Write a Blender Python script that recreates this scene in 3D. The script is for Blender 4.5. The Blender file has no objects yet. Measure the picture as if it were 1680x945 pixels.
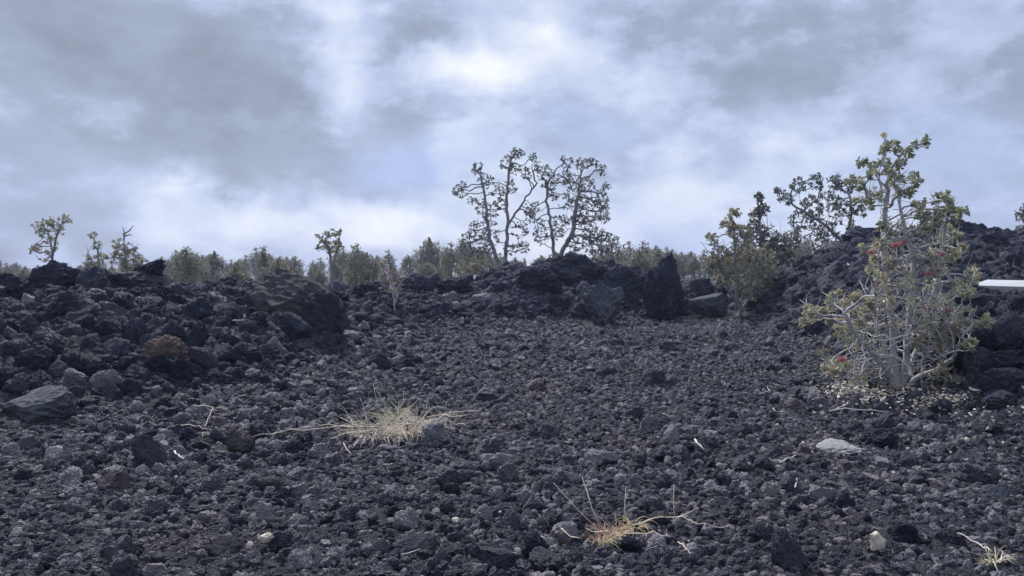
import bpy, bmesh, math, random
import numpy as np
from mathutils import Vector, Matrix, Euler

S = bpy.context.scene
COL = S.collection
rng = np.random.default_rng(7)
random.seed(7)
R = math.radians

# ------------------------------------------------------------------ camera
FPX, CXP, CYP, HOR, CAMZ = 1270.0, 840.0, 472.5, 420.0, 1.6
PITCH = math.atan((CYP - HOR) / FPX)
cp, sp = math.cos(PITCH), math.sin(PITCH)

def ray(px, py):
    """Direction of a sight line measured on the photograph, scaled so that its y is 1."""
    x, u = (px - CXP) / FPX, (CYP - py) / FPX
    y = cp + u * sp
    z = -sp + u * cp
    return x / y, z / y

def at(px, py, Y):
    a, b = ray(px, py)
    return np.array((a * Y, Y, CAMZ + b * Y))

cam = bpy.data.objects.new('camera', bpy.data.cameras.new('camera'))
COL.objects.link(cam)
cam.data.sensor_width = 36
cam.data.lens = 36 * FPX / 1680
cam.data.clip_start = 0.05
cam.data.clip_end = 6000
cam.location = (0, 0, CAMZ)
cam.rotation_euler = (R(90) - PITCH, 0, 0)
S.camera = cam

# ------------------------------------------------------------------ noise
_g = rng.normal(size=(1024, 3)); _g /= np.linalg.norm(_g, axis=1)[:, None]
def _hash(ix, iy, iz, seed):
    h = (ix * 73856093) ^ (iy * 19349663) ^ (iz * 83492791) ^ (seed * 2654435761 & 0x7fffffff)
    h = (h ^ (h >> 13)) * 1274126177 & 0x7fffffff
    return (h ^ (h >> 16)) & 1023

def perlin(p, seed=0):
    p = np.asarray(p, float)
    i = np.floor(p).astype(np.int64); f = p - i
    u = f * f * f * (f * (f * 6 - 15) + 10)
    out = np.zeros(len(p))
    for dx in (0, 1):
        wx = u[:, 0] if dx else 1 - u[:, 0]
        for dy in (0, 1):
            wy = u[:, 1] if dy else 1 - u[:, 1]
            for dz in (0, 1):
                wz = u[:, 2] if dz else 1 - u[:, 2]
                g = _g[_hash(i[:, 0] + dx, i[:, 1] + dy, i[:, 2] + dz, seed)]
                out += wx * wy * wz * ((f[:, 0] - dx) * g[:, 0] + (f[:, 1] - dy) * g[:, 1] + (f[:, 2] - dz) * g[:, 2])
    return out * 1.6

def fbm(p, octv=4, seed=0, gain=.5):
    p = np.asarray(p, float); o = np.zeros(len(p)); a = 1.0
    for k in range(octv):
        o += a * perlin(p, seed + k * 17); p = p * 2.03 + 5.3; a *= gain
    return o

def cells2(x, y, scale, seed=0):
    """Cellular bumps: 1 at a cell's centre falling to 0 between cells."""
    X, Y = x * scale, y * scale
    ix, iy = np.floor(X).astype(np.int64), np.floor(Y).astype(np.int64)
    best = np.full(len(X), 9.0)
    z0 = np.zeros_like(ix)
    for dx in (-1, 0, 1):
        for dy in (-1, 0, 1):
            h = _hash(ix + dx, iy + dy, z0, seed)
            jx, jy = _g[h, 0] * .5 + .5, _g[h, 1] * .5 + .5
            best = np.minimum(best, (X - ix - dx - jx) ** 2 + (Y - iy - dy - jy) ** 2)
    return 1 - np.sqrt(np.minimum(best, 1))

# ------------------------------------------------------------------ helpers
def new_mesh(name, verts, faces_flat, loop_totals, smooth=True):
    me = bpy.data.meshes.new(name)
    verts = np.asarray(verts, np.float32); faces_flat = np.asarray(faces_flat, np.int32); lt = np.asarray(loop_totals, np.int32)
    me.vertices.add(len(verts)); me.vertices.foreach_set('co', verts.ravel())
    me.loops.add(len(faces_flat)); me.loops.foreach_set('vertex_index', faces_flat)
    me.polygons.add(len(lt))
    st = np.concatenate(([0], np.cumsum(lt)[:-1])).astype(np.int32)
    me.polygons.foreach_set('loop_start', st)
    me.update(calc_edges=True); me.validate()
    me.polygons.foreach_set('use_smooth', np.full(len(me.polygons), smooth))
    return me

def link(name, me, mat=None, parent=None, loc=(0, 0, 0)):
    o = bpy.data.objects.new(name, me); COL.objects.link(o)
    if mat is not None and me is not None and not me.materials: me.materials.append(mat)
    if parent is not None: o.parent = parent
    o.location = loc
    return o

def tag(o, label=None, cat=None, group=None, kind=None):
    if label: o['label'] = label
    if cat: o['category'] = cat
    if group: o['group'] = group
    if kind: o['kind'] = kind
    return o

def empty(name, loc, label, cat, group=None):
    o = link(name, None, loc=loc)
    o.empty_display_size = .2
    return tag(o, label, cat, group)

# ------------------------------------------------------------------ materials
def mat(name):
    m = bpy.data.materials.new(name); m.use_nodes = True
    nt = m.node_tree; nt.nodes.clear()
    return m, nt.nodes, nt.links

def N(nodes, t, **kw):
    n = nodes.new(t)
    for k, v in kw.items():
        if k in n.inputs.keys() if hasattr(n.inputs, 'keys') else False: n.inputs[k].default_value = v
        else: setattr(n, k, v)
    return n

def ramp(nodes, stops):
    r = nodes.new('ShaderNodeValToRGB'); e = r.color_ramp.elements
    while len(e) > 1: e.remove(e[-1])
    e[0].position = stops[0][0]; e[0].color = (*stops[0][1], 1)
    for p, c in stops[1:]:
        k = e.new(p); k.color = (*c, 1)
    return r

def rock_material(name, stops, rough=.85, bump=1.0, scale=1.0, spec=.3, per_object=.55, bumpdist=.03, rust=0, lumps=0):
    """Vesicular lava: colour varies from stone to stone and in mottles; pits and grain as bump."""
    m, n, l = mat(name)
    out = n.new('ShaderNodeOutputMaterial'); b = n.new('ShaderNodeBsdfPrincipled')
    geo = n.new('ShaderNodeNewGeometry'); oi = n.new('ShaderNodeObjectInfo')
    n1 = N(n, 'ShaderNodeTexNoise'); n1.inputs['Scale'].default_value = 7 * scale; n1.inputs['Detail'].default_value = 6; n1.inputs['Roughness'].default_value = .65
    n2 = N(n, 'ShaderNodeTexNoise'); n2.inputs['Scale'].default_value = .5 * scale; n2.inputs['Detail'].default_value = 3
    for x in (n1, n2): l.new(geo.outputs['Position'], x.inputs['Vector'])
    a = n.new('ShaderNodeMath'); a.operation = 'MULTIPLY_ADD'; a.inputs[1].default_value = per_object; a.inputs[2].default_value = -.5 * per_object
    l.new(oi.outputs['Random'], a.inputs[0])
    c = n.new('ShaderNodeMath'); c.operation = 'MULTIPLY_ADD'; c.inputs[1].default_value = .8
    l.new(n1.outputs['Fac'], c.inputs[0]); l.new(a.outputs[0], c.inputs[2])
    d = n.new('ShaderNodeMath'); d.operation = 'MULTIPLY_ADD'; d.inputs[1].default_value = .35
    l.new(n2.outputs['Fac'], d.inputs[0]); l.new(c.outputs[0], d.inputs[2])
    rp = ramp(n, stops); l.new(d.outputs[0], rp.inputs[0])
    if rust:                                                   # oxidised patches, by place and by stone
        n4 = N(n, 'ShaderNodeTexNoise'); n4.inputs['Scale'].default_value = .9; n4.inputs['Detail'].default_value = 5
        l.new(geo.outputs['Position'], n4.inputs['Vector'])
        k1 = n.new('ShaderNodeMath'); k1.operation = 'MULTIPLY_ADD'; k1.inputs[1].default_value = .22; l.new(oi.outputs['Random'], k1.inputs[0]); l.new(n4.outputs['Fac'], k1.inputs[2])
        mr = n.new('ShaderNodeMapRange'); mr.inputs[1].default_value = .66; mr.inputs[2].default_value = .82; mr.inputs[4].default_value = rust; l.new(k1.outputs[0], mr.inputs[0])
        mx = n.new('ShaderNodeMix'); mx.data_type = 'RGBA'; mx.blend_type = 'MULTIPLY'; l.new(mr.outputs[0], mx.inputs[0]); l.new(rp.outputs[0], mx.inputs[6]); mx.inputs[7].default_value = (1.15, .80, .66, 1)
        l.new(mx.outputs[2], b.inputs['Base Color'])
    else: l.new(rp.outputs[0], b.inputs['Base Color'])
    b.inputs['Roughness'].default_value = rough; b.inputs['Specular IOR Level'].default_value = spec
    n3 = N(n, 'ShaderNodeTexNoise'); n3.inputs['Scale'].default_value = 34 * scale; n3.inputs['Detail'].default_value = 6; n3.inputs['Roughness'].default_value = .7
    v = n.new('ShaderNodeTexVoronoi'); v.inputs['Scale'].default_value = 75 * scale
    for x in (n3, v): l.new(geo.outputs['Position'], x.inputs['Vector'])
    vm = n.new('ShaderNodeMath'); vm.operation = 'MULTIPLY_ADD'; vm.inputs[1].default_value = .45
    l.new(v.outputs['Distance'], vm.inputs[0]); l.new(n3.outputs['Fac'], vm.inputs[2])
    bp = n.new('ShaderNodeBump'); bp.inputs['Strength'].default_value = bump; bp.inputs['Distance'].default_value = bumpdist
    l.new(vm.outputs[0], bp.inputs['Height'])
    if lumps:                                                  # grit between the stones
        v2 = n.new('ShaderNodeTexVoronoi'); v2.inputs['Scale'].default_value = 17; v2.inputs['Randomness'].default_value = 1; l.new(geo.outputs['Position'], v2.inputs['Vector'])
        b2 = n.new('ShaderNodeBump'); b2.invert = True; b2.inputs['Strength'].default_value = lumps; b2.inputs['Distance'].default_value = .06
        l.new(v2.outputs['Distance'], b2.inputs['Height']); l.new(b2.outputs[0], bp.inputs['Normal'])
    l.new(bp.outputs[0], b.inputs['Normal'])
    l.new(b.outputs[0], out.inputs[0])
    return m

def flat_material(name, c1, c2, scale=8, rough=.7, bump=.3, spec=.3, bscale=40, bdist=.01):
    m, n, l = mat(name)
    out = n.new('ShaderNodeOutputMaterial'); b = n.new('ShaderNodeBsdfPrincipled')
    tc = n.new('ShaderNodeNewGeometry')
    n1 = n.new('ShaderNodeTexNoise'); n1.inputs['Scale'].default_value = scale; n1.inputs['Detail'].default_value = 5
    l.new(tc.outputs['Position'], n1.inputs['Vector'])
    rp = ramp(n, [(.3, c1), (.7, c2)]); l.new(n1.outputs['Fac'], rp.inputs[0]); l.new(rp.outputs[0], b.inputs['Base Color'])
    b.inputs['Roughness'].default_value = rough; b.inputs['Specular IOR Level'].default_value = spec
    if bump:
        n2 = n.new('ShaderNodeTexNoise'); n2.inputs['Scale'].default_value = bscale; n2.inputs['Detail'].default_value = 4
        l.new(tc.outputs['Position'], n2.inputs['Vector'])
        bp = n.new('ShaderNodeBump'); bp.inputs['Strength'].default_value = bump; bp.inputs['Distance'].default_value = bdist
        l.new(n2.outputs['Fac'], bp.inputs['Height']); l.new(bp.outputs[0], b.inputs['Normal'])
    l.new(b.outputs[0], out.inputs[0])
    return m

def leaf_material(name, stops, trans=.25, rough=.5):
    m, n, l = mat(name)
    out = n.new('ShaderNodeOutputMaterial'); b = n.new('ShaderNodeBsdfPrincipled')
    at_ = n.new('ShaderNodeAttribute'); at_.attribute_name = 'tint'
    oi = n.new('ShaderNodeObjectInfo')
    ad = n.new('ShaderNodeMath'); ad.operation = 'MULTIPLY_ADD'; ad.inputs[1].default_value = .25
    l.new(oi.outputs['Random'], ad.inputs[0]); l.new(at_.outputs['Fac'], ad.inputs[2])
    rp = ramp(n, stops); l.new(ad.outputs[0], rp.inputs[0])
    l.new(rp.outputs[0], b.inputs['Base Color']); b.inputs['Roughness'].default_value = rough
    b.inputs['Specular IOR Level'].default_value = .35
    t = n.new('ShaderNodeBsdfTranslucent'); l.new(rp.outputs[0], t.inputs['Color'])
    mx = n.new('ShaderNodeMixShader'); mx.inputs[0].default_value = trans
    l.new(b.outputs[0], mx.inputs[1]); l.new(t.outputs[0], mx.inputs[2]); l.new(mx.outputs[0], out.inputs[0])
    return m

CLINKER = rock_material('lava_clinker', [(.28, (.018, .019, .034)), (.48, (.054, .054, .077)), (.66, (.102, .098, .118)), (.85, (.23, .225, .245))], per_object=.75, rust=.4, bumpdist=.05, rough=.72, spec=.42)  # blue-purple dark stops carry the tint of shaded crevices
LAVA = rock_material('dark_lava', [(.28, (.012, .014, .029)), (.58, (.032, .036, .060)), (.9, (.085, .088, .115))], per_object=.55, bump=1.0, bumpdist=.05)  # dark stops made bluer, putting navy shadow into the rock colour
BROWN = rock_material('brown_lava', [(.28, (.022, .021, .031)), (.55, (.052, .045, .053)), (.80, (.10, .085, .09))], per_object=.1, bumpdist=.04)
RUST = rock_material('rust_lava', [(.30, (.036, .032, .034)), (.55, (.092, .066, .058)), (.8, (.15, .108, .088))], per_object=.1, bumpdist=.04)
GREY = rock_material('grey_stone', [(.28, (.058, .060, .074)), (.55, (.112, .112, .126)), (.8, (.19, .186, .195))], per_object=.15, bump=.6)
PALE = rock_material('pale_stone', [(.28, (.12, .118, .122)), (.55, (.20, .195, .195)), (.8, (.29, .28, .27))], per_object=.15, bump=.5)
BLUE = rock_material('blue_grey_stone', [(.28, (.025, .028, .040)), (.6, (.054, .058, .072)), (.8, (.115, .118, .13))], per_object=.15, bump=.5)
CREAM = flat_material('cream_stone', (.34, .30, .22), (.58, .53, .44), 25, .8, .6)
GROUND = rock_material('ground_lava', [(.25, (.014, .015, .026)), (.5, (.032, .032, .044)), (.75, (.068, .066, .076))], per_object=0, bump=1.0, bumpdist=.05, lumps=1.0, rust=.3)  # kept darker than the stones so the gaps between them look shaded
BARK = flat_material('grey_bark', (.27, .255, .245), (.54, .52, .50), 30, .85, .6)
BARK_DARK = flat_material('dark_bark', (.15, .14, .135), (.32, .30, .285), 20, .9, .5)
STRAW = flat_material('dry_straw', (.50, .43, .30), (.74, .66, .52), 22, .7, 0)
STICK = flat_material('bleached_wood', (.42, .38, .33), (.68, .64, .58), 25, .8, .4)
LITTER = leaf_material('dry_leaf', [(.1, (.32, .25, .17)), (.5, (.62, .55, .43)), (.95, (.80, .75, .65))], .1, .7)
WHITE = flat_material('white_paint', (.40, .40, .39), (.55, .55, .54), 5, .45, .1, .4)
LEAF_HERO = leaf_material('olive_leaf', [(.05, (.10, .11, .075)), (.35, (.21, .225, .135)), (.65, (.37, .375, .22)), (.88, (.52, .51, .33)), (1.0, (.40, .30, .20))], .4, .45)
LEAF_DARK = leaf_material('dark_green_leaf', [(.1, (.05, .058, .045)), (.5, (.10, .112, .078)), (.85, (.16, .168, .11)), (1.0, (.21, .175, .12))], .3, .5)
LEAF_MID = leaf_material('sage_leaf', [(.1, (.135, .145, .085)), (.5, (.255, .26, .15)), (.85, (.37, .36, .21)), (1.0, (.32, .26, .18))], .4, .55)  # colours lifted to stand in for backlight and haze on the scrub
LEAF_OLIVE = leaf_material('olive_brown_leaf', [(.1, (.12, .12, .065)), (.5, (.25, .24, .13)), (.85, (.38, .35, .2)), (1.0, (.30, .22, .13))], .4, .55)
LEAF_YELLOW = leaf_material('yellow_green_leaf', [(.1, (.12, .12, .06)), (.5, (.22, .21, .10)), (1.0, (.33, .28, .14))], .25, .55)
LEAF_RED = leaf_material('reddish_leaf', [(.1, (.13, .10, .06)), (.5, (.22, .14, .09)), (1.0, (.36, .17, .12))], .25, .55)
GRASS = leaf_material('dry_grass', [(.0, (.34, .37, .12)), (.25, (.56, .52, .24)), (.45, (.72, .63, .48)), (.9, (.86, .77, .66)), (1.0, (.80, .66, .56))], .2, .6)
GRASS_RED = leaf_material('red_grass', [(.0, (.32, .40, .10)), (.3, (.60, .54, .28)), (.6, (.62, .38, .30)), (.85, (.50, .24, .20)), (1.0, (.75, .66, .50))], .2, .6)
m_, n_, l_ = mat('red_blossom'); _o = n_.new('ShaderNodeOutputMaterial'); _b = n_.new('ShaderNodeBsdfPrincipled'); _a = n_.new('ShaderNodeAttribute'); _a.attribute_name = 'tint'
_r = ramp(n_, [(0, (.66, .22, .25)), (.5, (.82, .42, .44)), (1, (.90, .68, .66))]); l_.new(_a.outputs['Fac'], _r.inputs[0]); l_.new(_r.outputs[0], _b.inputs['Base Color']); _b.inputs['Roughness'].default_value = .6
_t = n_.new('ShaderNodeBsdfTranslucent'); l_.new(_r.outputs[0], _t.inputs[0]); _m = n_.new('ShaderNodeMixShader'); _m.inputs[0].default_value = .45; l_.new(_b.outputs[0], _m.inputs[1]); l_.new(_t.outputs[0], _m.inputs[2]); l_.new(_m.outputs[0], _o.inputs[0])
BLOSSOM = m_

# ------------------------------------------------------------------ terrain
def P(px, py, Y): return tuple(at(px, py, Y))
ctl = []
for Y in (-3, 1, 3, 5): ctl += [(X, Y, 0) for X in (-7, -3.5, 0, 3, 5)]
ctl += [(X, 7, 0) for X in (-2.5, 0, 2.5, 4.8)] + [(X, 9.5, 0) for X in (-.5, 2, 4.2)] + [(X, 12, 0) for X in (-.6, 2, 4.5)]
ctl += [(X, 15, 0) for X in (1.2, 3.3, 5.4)] + [(3.6, 18, 0), (5.3, 18, 0), (-5.5, 6.3, 0), (-8, 5.5, .1)]
ctl += [P(*q) for q in ((-100, 470, 12), (0, 476, 12), (60, 478, 12.5), (150, 486, 12.5), (230, 484, 13), (320, 494, 13.5), (420, 500, 14), (500, 506, 14),
        (580, 522, 15), (650, 507, 18), (700, 482, 22), (760, 484, 20), (820, 478, 20), (880, 452, 21), (950, 436, 22), (1000, 443, 22.5), (1050, 457, 22),
        (1100, 472, 22), (1160, 482, 24), (1210, 487, 26), (0, 560, 9), (100, 570, 9), (250, 570, 9.5), (0, 510, 10.3), (200, 510, 10.8), (350, 520, 11.5),
        (450, 570, 10.8), (560, 560, 12.5), (600, 548, 14), (700, 530, 17), (800, 515, 18), (900, 490, 19.5), (950, 470, 20.5), (1000, 500, 19.5),
        (0, 720, 6.8), (200, 705, 7.1), (400, 672, 8.05), (550, 615, 10.4), (650, 580, 12.7), (800, 545, 16), (950, 530, 18.4), (1060, 523, 19.7),
        (1150, 515, 21.2), (1210, 512, 21.8), (828, 472, 25), (640, 476, 26))]
ctl += [(-14, 11, 1.5), (-14, 7, .9), (-9, 8.5, .9), (-14, 3, .4), (-10, 15, .9), (-5, 16.5, .7)]
ctl += [(X, 30, .35) for X in (-22, -16, -10, -5, 0, 5)] + [(X, 40, .1) for X in (-26, -14, -4, 6, 16)] + [(-8, 21, .5), (-13, 20, .6)]
ctl += [(5.2, 8, .05), (5.2, 9, 0), (5.2, 10.5, 0), (5.6, 12.5, 0), (6.0, 15, 0), (6.3, 18, 0), (6.4, 20, 0)]
ctl += [(5.9, 8, .60), (5.95, 9, .63), (5.95, 10.5, .66), (6.3, 12.5, .74), (6.65, 15, .82), (7.0, 18, .85), (7.1, 20.5, .85)]
ctl += [(7.2, 8, .68), (7.5, 11, .72), (9, 13, .80), (8, 15, .86), (5.3, 6, .1), (6.2, 6, .65), (7.5, 5, .8), (11, 10, 1.0), (7, 1, .5), (10, 3, .8)]
ctl += [P(*q) for q in ((1340, 424, 21), (1420, 398, 22), (1500, 394, 22.5), (1590, 382, 22), (1640, 402, 21), (1680, 416, 20), (1760, 412, 20),
        (1680, 448, 17), (1600, 440, 18), (1450, 458, 18), (1290, 458, 21.5))]
ctl += [(10, 30, 1.0), (14, 30, 1.2), (18, 25, 1.5), (20, 16, 1.5)]
ctl = np.array(ctl, float)

def _k(d2): return np.where(d2 > 1e-12, .5 * d2 * np.log(np.maximum(d2, 1e-12)), 0)
_x = ctl[:, :2] / 10
_n = len(_x)
_A = np.zeros((_n + 3, _n + 3))
_A[:_n, :_n] = _k(((_x[:, None] - _x[None]) ** 2).sum(-1)) + np.eye(_n) * 4e-4
_A[:_n, _n] = 1; _A[:_n, _n + 1:] = _x; _A[_n, :_n] = 1; _A[_n + 1:, :_n] = _x.T
_w = np.linalg.solve(_A, np.concatenate((ctl[:, 2], np.zeros(3))))

def smooth(a, b, x):
    t = np.clip((x - a) / (b - a), 0, 1); return t * t * (3 - 2 * t)

def base_h(x, y):
    out = np.zeros(len(x))
    for s in range(0, len(x), 60000):
        q = np.stack((x[s:s + 60000], y[s:s + 60000]), 1) / 10
        d2 = ((q[:, None] - _x[None]) ** 2).sum(-1)
        out[s:s + 60000] = _k(d2) @ _w[:_n] + _w[_n] + q @ _w[_n + 1:]
    r = np.hypot(x, y)
    # away from what the photograph shows the lava field levels out
    f = smooth(34, 48, r)
    side = smooth(13, 22, np.abs(x) - np.maximum(y, 0) * .55)
    back = smooth(-2, -6, y)
    drop = .02 * np.clip(r - 45, 0, 55) + .035 * np.maximum(r - 100, 0)      # the flow's surface falls away behind the scrub
    out = np.clip(out, -.6, 3.2)
    out = out * (1 - side) + .5 * side
    out = out * (1 - f) + (.05 - drop * smooth(0, 30, y)) * f
    return out * (1 - back)

def rough_mask(x, y, h):
    """0 on the raked level ground, 1 on the lava ridge and bank."""
    return smooth(.04, .32, h) * (1 - smooth(26, 34, np.hypot(x, y)))

def height(x, y, fine=True):
    x = np.asarray(x, float); y = np.asarray(y, float)
    h = base_h(x, y)
    m = rough_mask(x, y, h)
    p = np.stack((x, y, np.zeros_like(x)), 1)
    o = h + .05 * fbm(p * .45, 3, 3) * (1 + m) + m * (.13 * fbm(p * 1.1, 3, 11))
    if fine:
        w = np.stack((perlin(p * 3, 5), perlin(p * 3 + 9, 6)), 1) * .12
        near = 1 - smooth(24, 40, np.hypot(x, y))
        o += near * (m * (.20 * (cells2(x + w[:, 0], y + w[:, 1], 2.2, 2) - .55) + .13 * (cells2(x + w[:, 0], y + w[:, 1], 4.6, 3) - .5))
                     + .035 * cells2(x + w[:, 0] * .4, y + w[:, 1] * .4, 9, 4) + .022 * cells2(x, y, 21, 6) + .012 * fbm(p * 16, 2, 8))
    return o

def ground_z(x, y): return float(height(np.array([x]), np.array([y]), False)[0])

def hit(px, py):
    """Where a sight line of the photograph meets the ground."""
    a, b = ray(px, py)
    Y = np.geomspace(2.5, 60, 1500)
    z = CAMZ + b * Y
    g = height(a * Y, Y, False)
    k = np.nonzero(z <= g)[0]
    Yk = Y[k[0]] if len(k) else 60
    return np.array((a * Yk, Yk, CAMZ + b * Yk))

def build_ground():
    front = np.linspace(-R(52), R(52), 680)
    rest = np.linspace(R(52), R(308), 90)[1:-1]
    th = np.concatenate((front, rest))
    rr = np.concatenate(([.02, .6, 1.2, 1.8], np.geomspace(2.3, 30, 620), np.geomspace(31, 230, 50)))
    T, Q = np.meshgrid(th, rr)
    x, y = (np.sin(T) * Q).ravel(), (np.cos(T) * Q).ravel()
    z = height(x, y)
    nr, nc = len(rr), len(th)
    i = np.arange((nr - 1) * nc).reshape(nr - 1, nc)
    j = np.roll(i, -1, axis=1)
    f = np.stack((i, i + nc, j + nc, j), -1).reshape(-1, 4)[:, ::-1]
    me = new_mesh('ground', np.stack((x, y, z), 1), f.ravel(), np.full(len(f), 4))
    o = link('ground', me, GROUND)
    tag(o, 'dark gritty lava ground of the old flow', 'ground', kind='structure')
build_ground()

# ------------------------------------------------------------------ rocks
_ico = {}
def ico(n):
    if n not in _ico:
        bm = bmesh.new(); bmesh.ops.create_icosphere(bm, subdivisions=n, radius=1)
        v = np.array([q.co[:] for q in bm.verts]); bm.verts.ensure_lookup_table()
        f = np.array([[q.index for q in t.verts] for t in bm.faces]); bm.free()
        _ico[n] = (v, f)
    return _ico[n]

def rock_shape(seed, sub=4, flat=(1, .85, .7), planes=9, rough=1.0, spiky=.0, cut=(.5, .85)):
    r = np.random.default_rng(seed)
    v, f = ico(sub); v = v.copy(); d0 = v.copy()
    off = r.uniform(-50, 50, 3)
    for k in range(planes):
        n = r.normal(size=3); n /= np.linalg.norm(n)
        t = np.maximum(0, v @ n - r.uniform(*cut))
        v -= np.outer(t, n) * .9
    c0 = v * 1.25
    rad = 1 + rough * (.20 * perlin(d0 * 1.4 + off, seed) + .16 * (.5 - np.abs(perlin(c0 * 2.6 + off, seed + 1))) * 1.3 + .085 * perlin(c0 * 5.5 + off, seed + 2))
    if sub >= 4: rad += rough * (.06 * (.5 - np.abs(perlin(c0 * 10 + off, seed + 3))) + .03 * perlin(c0 * 20 + off, seed + 4))
    if sub >= 6: rad += rough * (.030 * (.5 - np.abs(perlin(c0 * 30 + off, seed + 5))) + .016 * perlin(c0 * 52 + off, seed + 6))
    if spiky: rad += spiky * np.maximum(0, perlin(d0 * 2.2 + off, seed + 9)) ** 1.5
    v *= rad[:, None]
    v *= np.array(flat)
    return v, f

def rock_mesh(name, seed, sub=4, **kw):
    v, f = rock_shape(seed, sub, **kw)
    return new_mesh(name, v, f.ravel(), np.full(len(f), 3))

# --- the individually seen boulders: sight position of the base, depth, width and height in photo pixels
def boulder(label, px, py, w, h, M, seed, flat=None, planes=9, rough=1.0, rot=None, name='boulder', Y=None, depth=.8, sub=6, sink=.25, cat='boulder', cut=(.5, .85), warp=None, group=None, tilt=0):
    """w, h are the stone's width and height as measured on the photo; px, py the middle of its foot."""
    p = at(px, py, Y) if Y else hit(px, py)
    Yd = p[1]
    W, H = w / FPX * Yd, h / FPX * Yd
    v, f = rock_shape(seed, sub, (1, 1, 1), planes, rough, cut=cut)
    if warp: v = warp(v)
    lo, hi = v.min(0), v.max(0)
    v = (v - (lo + hi) / 2) / (hi - lo)
    v *= np.array((W, W * depth, H / (1 - sink)))
    if tilt:
        c, s_ = math.cos(tilt), math.sin(tilt)
        v = np.stack((v[:, 0] * c - v[:, 2] * s_, v[:, 1], v[:, 0] * s_ + v[:, 2] * c), 1)
    v[:, 2] += H / (1 - sink) / 2 - H * sink
    me = new_mesh(name, v, f.ravel(), np.full(len(f), 3))
    o = link(name, me, M, loc=(p[0], p[1] + W * depth * .35, p[2]))
    if rot: o.rotation_euler.z = rot
    tag(o, label, cat, group)
    BIG.append((p[0], p[1] + W * depth * .35, W * .5, W * depth * .5))
    return o
BIG = [(8.2, 12.6, .8, .5)]

def spike(v):
    lo, hi = np.percentile(v[:, 2], (1, 99)); t = np.clip((v[:, 2] - lo) / (hi - lo), 0, 1)
    rad = np.hypot(v[:, 0], v[:, 1]); bins = np.minimum((t * 24).astype(int), 23)
    edge = np.array([np.percentile(rad[bins == q], 85) if (bins == q).any() else 1 for q in range(24)])
    r = rad / np.interp(t, (np.arange(24) + .5) / 24, edge)
    w = np.interp(t, (0, .28, .55, .78, .93, 1), (.95, 1, .86, .60, .44, .38))
    ph = np.arctan2(v[:, 1], v[:, 0])
    o = np.stack((np.cos(ph) * r * w + .26 * t ** 2 + .06 * np.sin(8 * t + 1), np.sin(ph) * r * w, np.minimum(2.3 * t + .12 * perlin(v * 2.2, 79), 2.12 + .35 * np.cos(ph) * r * w)), 1)
    return o + .09 * np.stack([perlin(o * 3.2 + 3 * i, 80 + i) for i in range(3)], 1) + .05 * np.stack([perlin(o * 8 + 3 * i, 90 + i) for i in range(3)], 1)
def slope_right(v):
    v = v.copy(); t = (v[:, 0] - v[:, 0].min()) / np.ptp(v[:, 0]); v[:, 2] *= 1.25 - .8 * t; return v
def slope_left(v):
    v = v.copy(); t = (v[:, 0] - v[:, 0].min()) / np.ptp(v[:, 0]); v[:, 2] *= .5 + .8 * t; return v
def overhang(v):
    v = v.copy(); t = (v[:, 2] - v[:, 2].min()) / np.ptp(v[:, 2]); v[:, 0] *= .55 + .6 * t; return v
def wedge(v):
    v = v.copy(); t = (v[:, 2] - v[:, 2].min()) / np.ptp(v[:, 2]); v[:, 0] = v[:, 0] * (.80 + .30 * t) - .16 * t; return v

boulder('big rounded dark lava crag at the far left end of the ridge crest', 66, 505, 108, 74, LAVA, 101, Y=11.6, depth=.8, rough=1.35, warp=overhang)
boulder('small dark crag cut by the left edge of the photo', 2, 500, 56, 50, LAVA, 102, Y=11.4, rough=1.3)
boulder('broad dark lava crag between the rounded crag and the tilted slab', 138, 520, 112, 78, LAVA, 103, Y=11.6, rough=1.35, warp=slope_left)
boulder('tilted lava slab rising to the right on the ridge crest', 205, 490, 104, 48, LAVA, 104, Y=11.9, rough=1.3, warp=slope_left, tilt=-.30, sink=.1)
boulder('knobbly lava head jutting up at the high end of the tilted slab', 240, 462, 56, 34, LAVA, 105, Y=12.2, rough=2.3, planes=4, warp=overhang, sink=.1, tilt=.2)
boulder('pale grey flat-faced block hanging just right of the lava head', 263, 495, 26, 44, GREY, 151, Y=12.5, rough=.6, planes=12)
boulder('dark blocky boulder below the tilted slab', 222, 520, 74, 46, LAVA, 106, Y=11.4, rough=1.2)
boulder('dark round boulder resting under the broad crag', 187, 535, 50, 40, LAVA, 107, Y=10.6)
boulder('squat dark boulder at the left edge under the crags', 30, 545, 70, 44, LAVA, 108, Y=10.2, rough=1.2)
boulder('huge brown sloping lava hump on the ridge crest', 468, 556, 158, 108, BROWN, 109, Y=11.9, depth=.9, rough=.75, warp=slope_right, planes=9)
boulder('block at the right end of the brown hump with shade put into its dark colour', 530, 560, 76, 80, LAVA, 110, Y=11.9, rough=1.2, depth=.9)  # shade of the hump's right face, built as darker lava
boulder('dark egg-shaped boulder at the foot of the brown hump', 478, 566, 62, 50, LAVA, 111, Y=11.3, rough=.9)
boulder('rugged dark crag on the crest beside the brown hump', 372, 512, 70, 42, LAVA, 112, Y=12.8, rough=1.4)
boulder('low dark lava lump on the crest left of the brown hump', 315, 508, 60, 36, LAVA, 113, Y=12.6, rough=1.3)
boulder('rust brown boulder halfway up the left rubble slope', 263, 602, 82, 48, RUST, 114, rough=1.0, planes=7)
boulder('grey green block touching the rust brown boulder', 322, 607, 44, 36, BLUE, 115, rough=.8)
boulder('broad smooth grey lava slab at the left edge of the slope', 48, 694, 124, 52, BLUE, 116, rough=.7, warp=slope_left, depth=.7)
boulder('jagged dark lava mound in the notch behind the small red shrub', 690, 500, 84, 48, LAVA, 117, Y=20, rough=1.6)
boulder('dark clinker lump beside the jagged mound', 745, 495, 70, 36, LAVA, 118, Y=19.6, rough=1.6)
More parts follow.
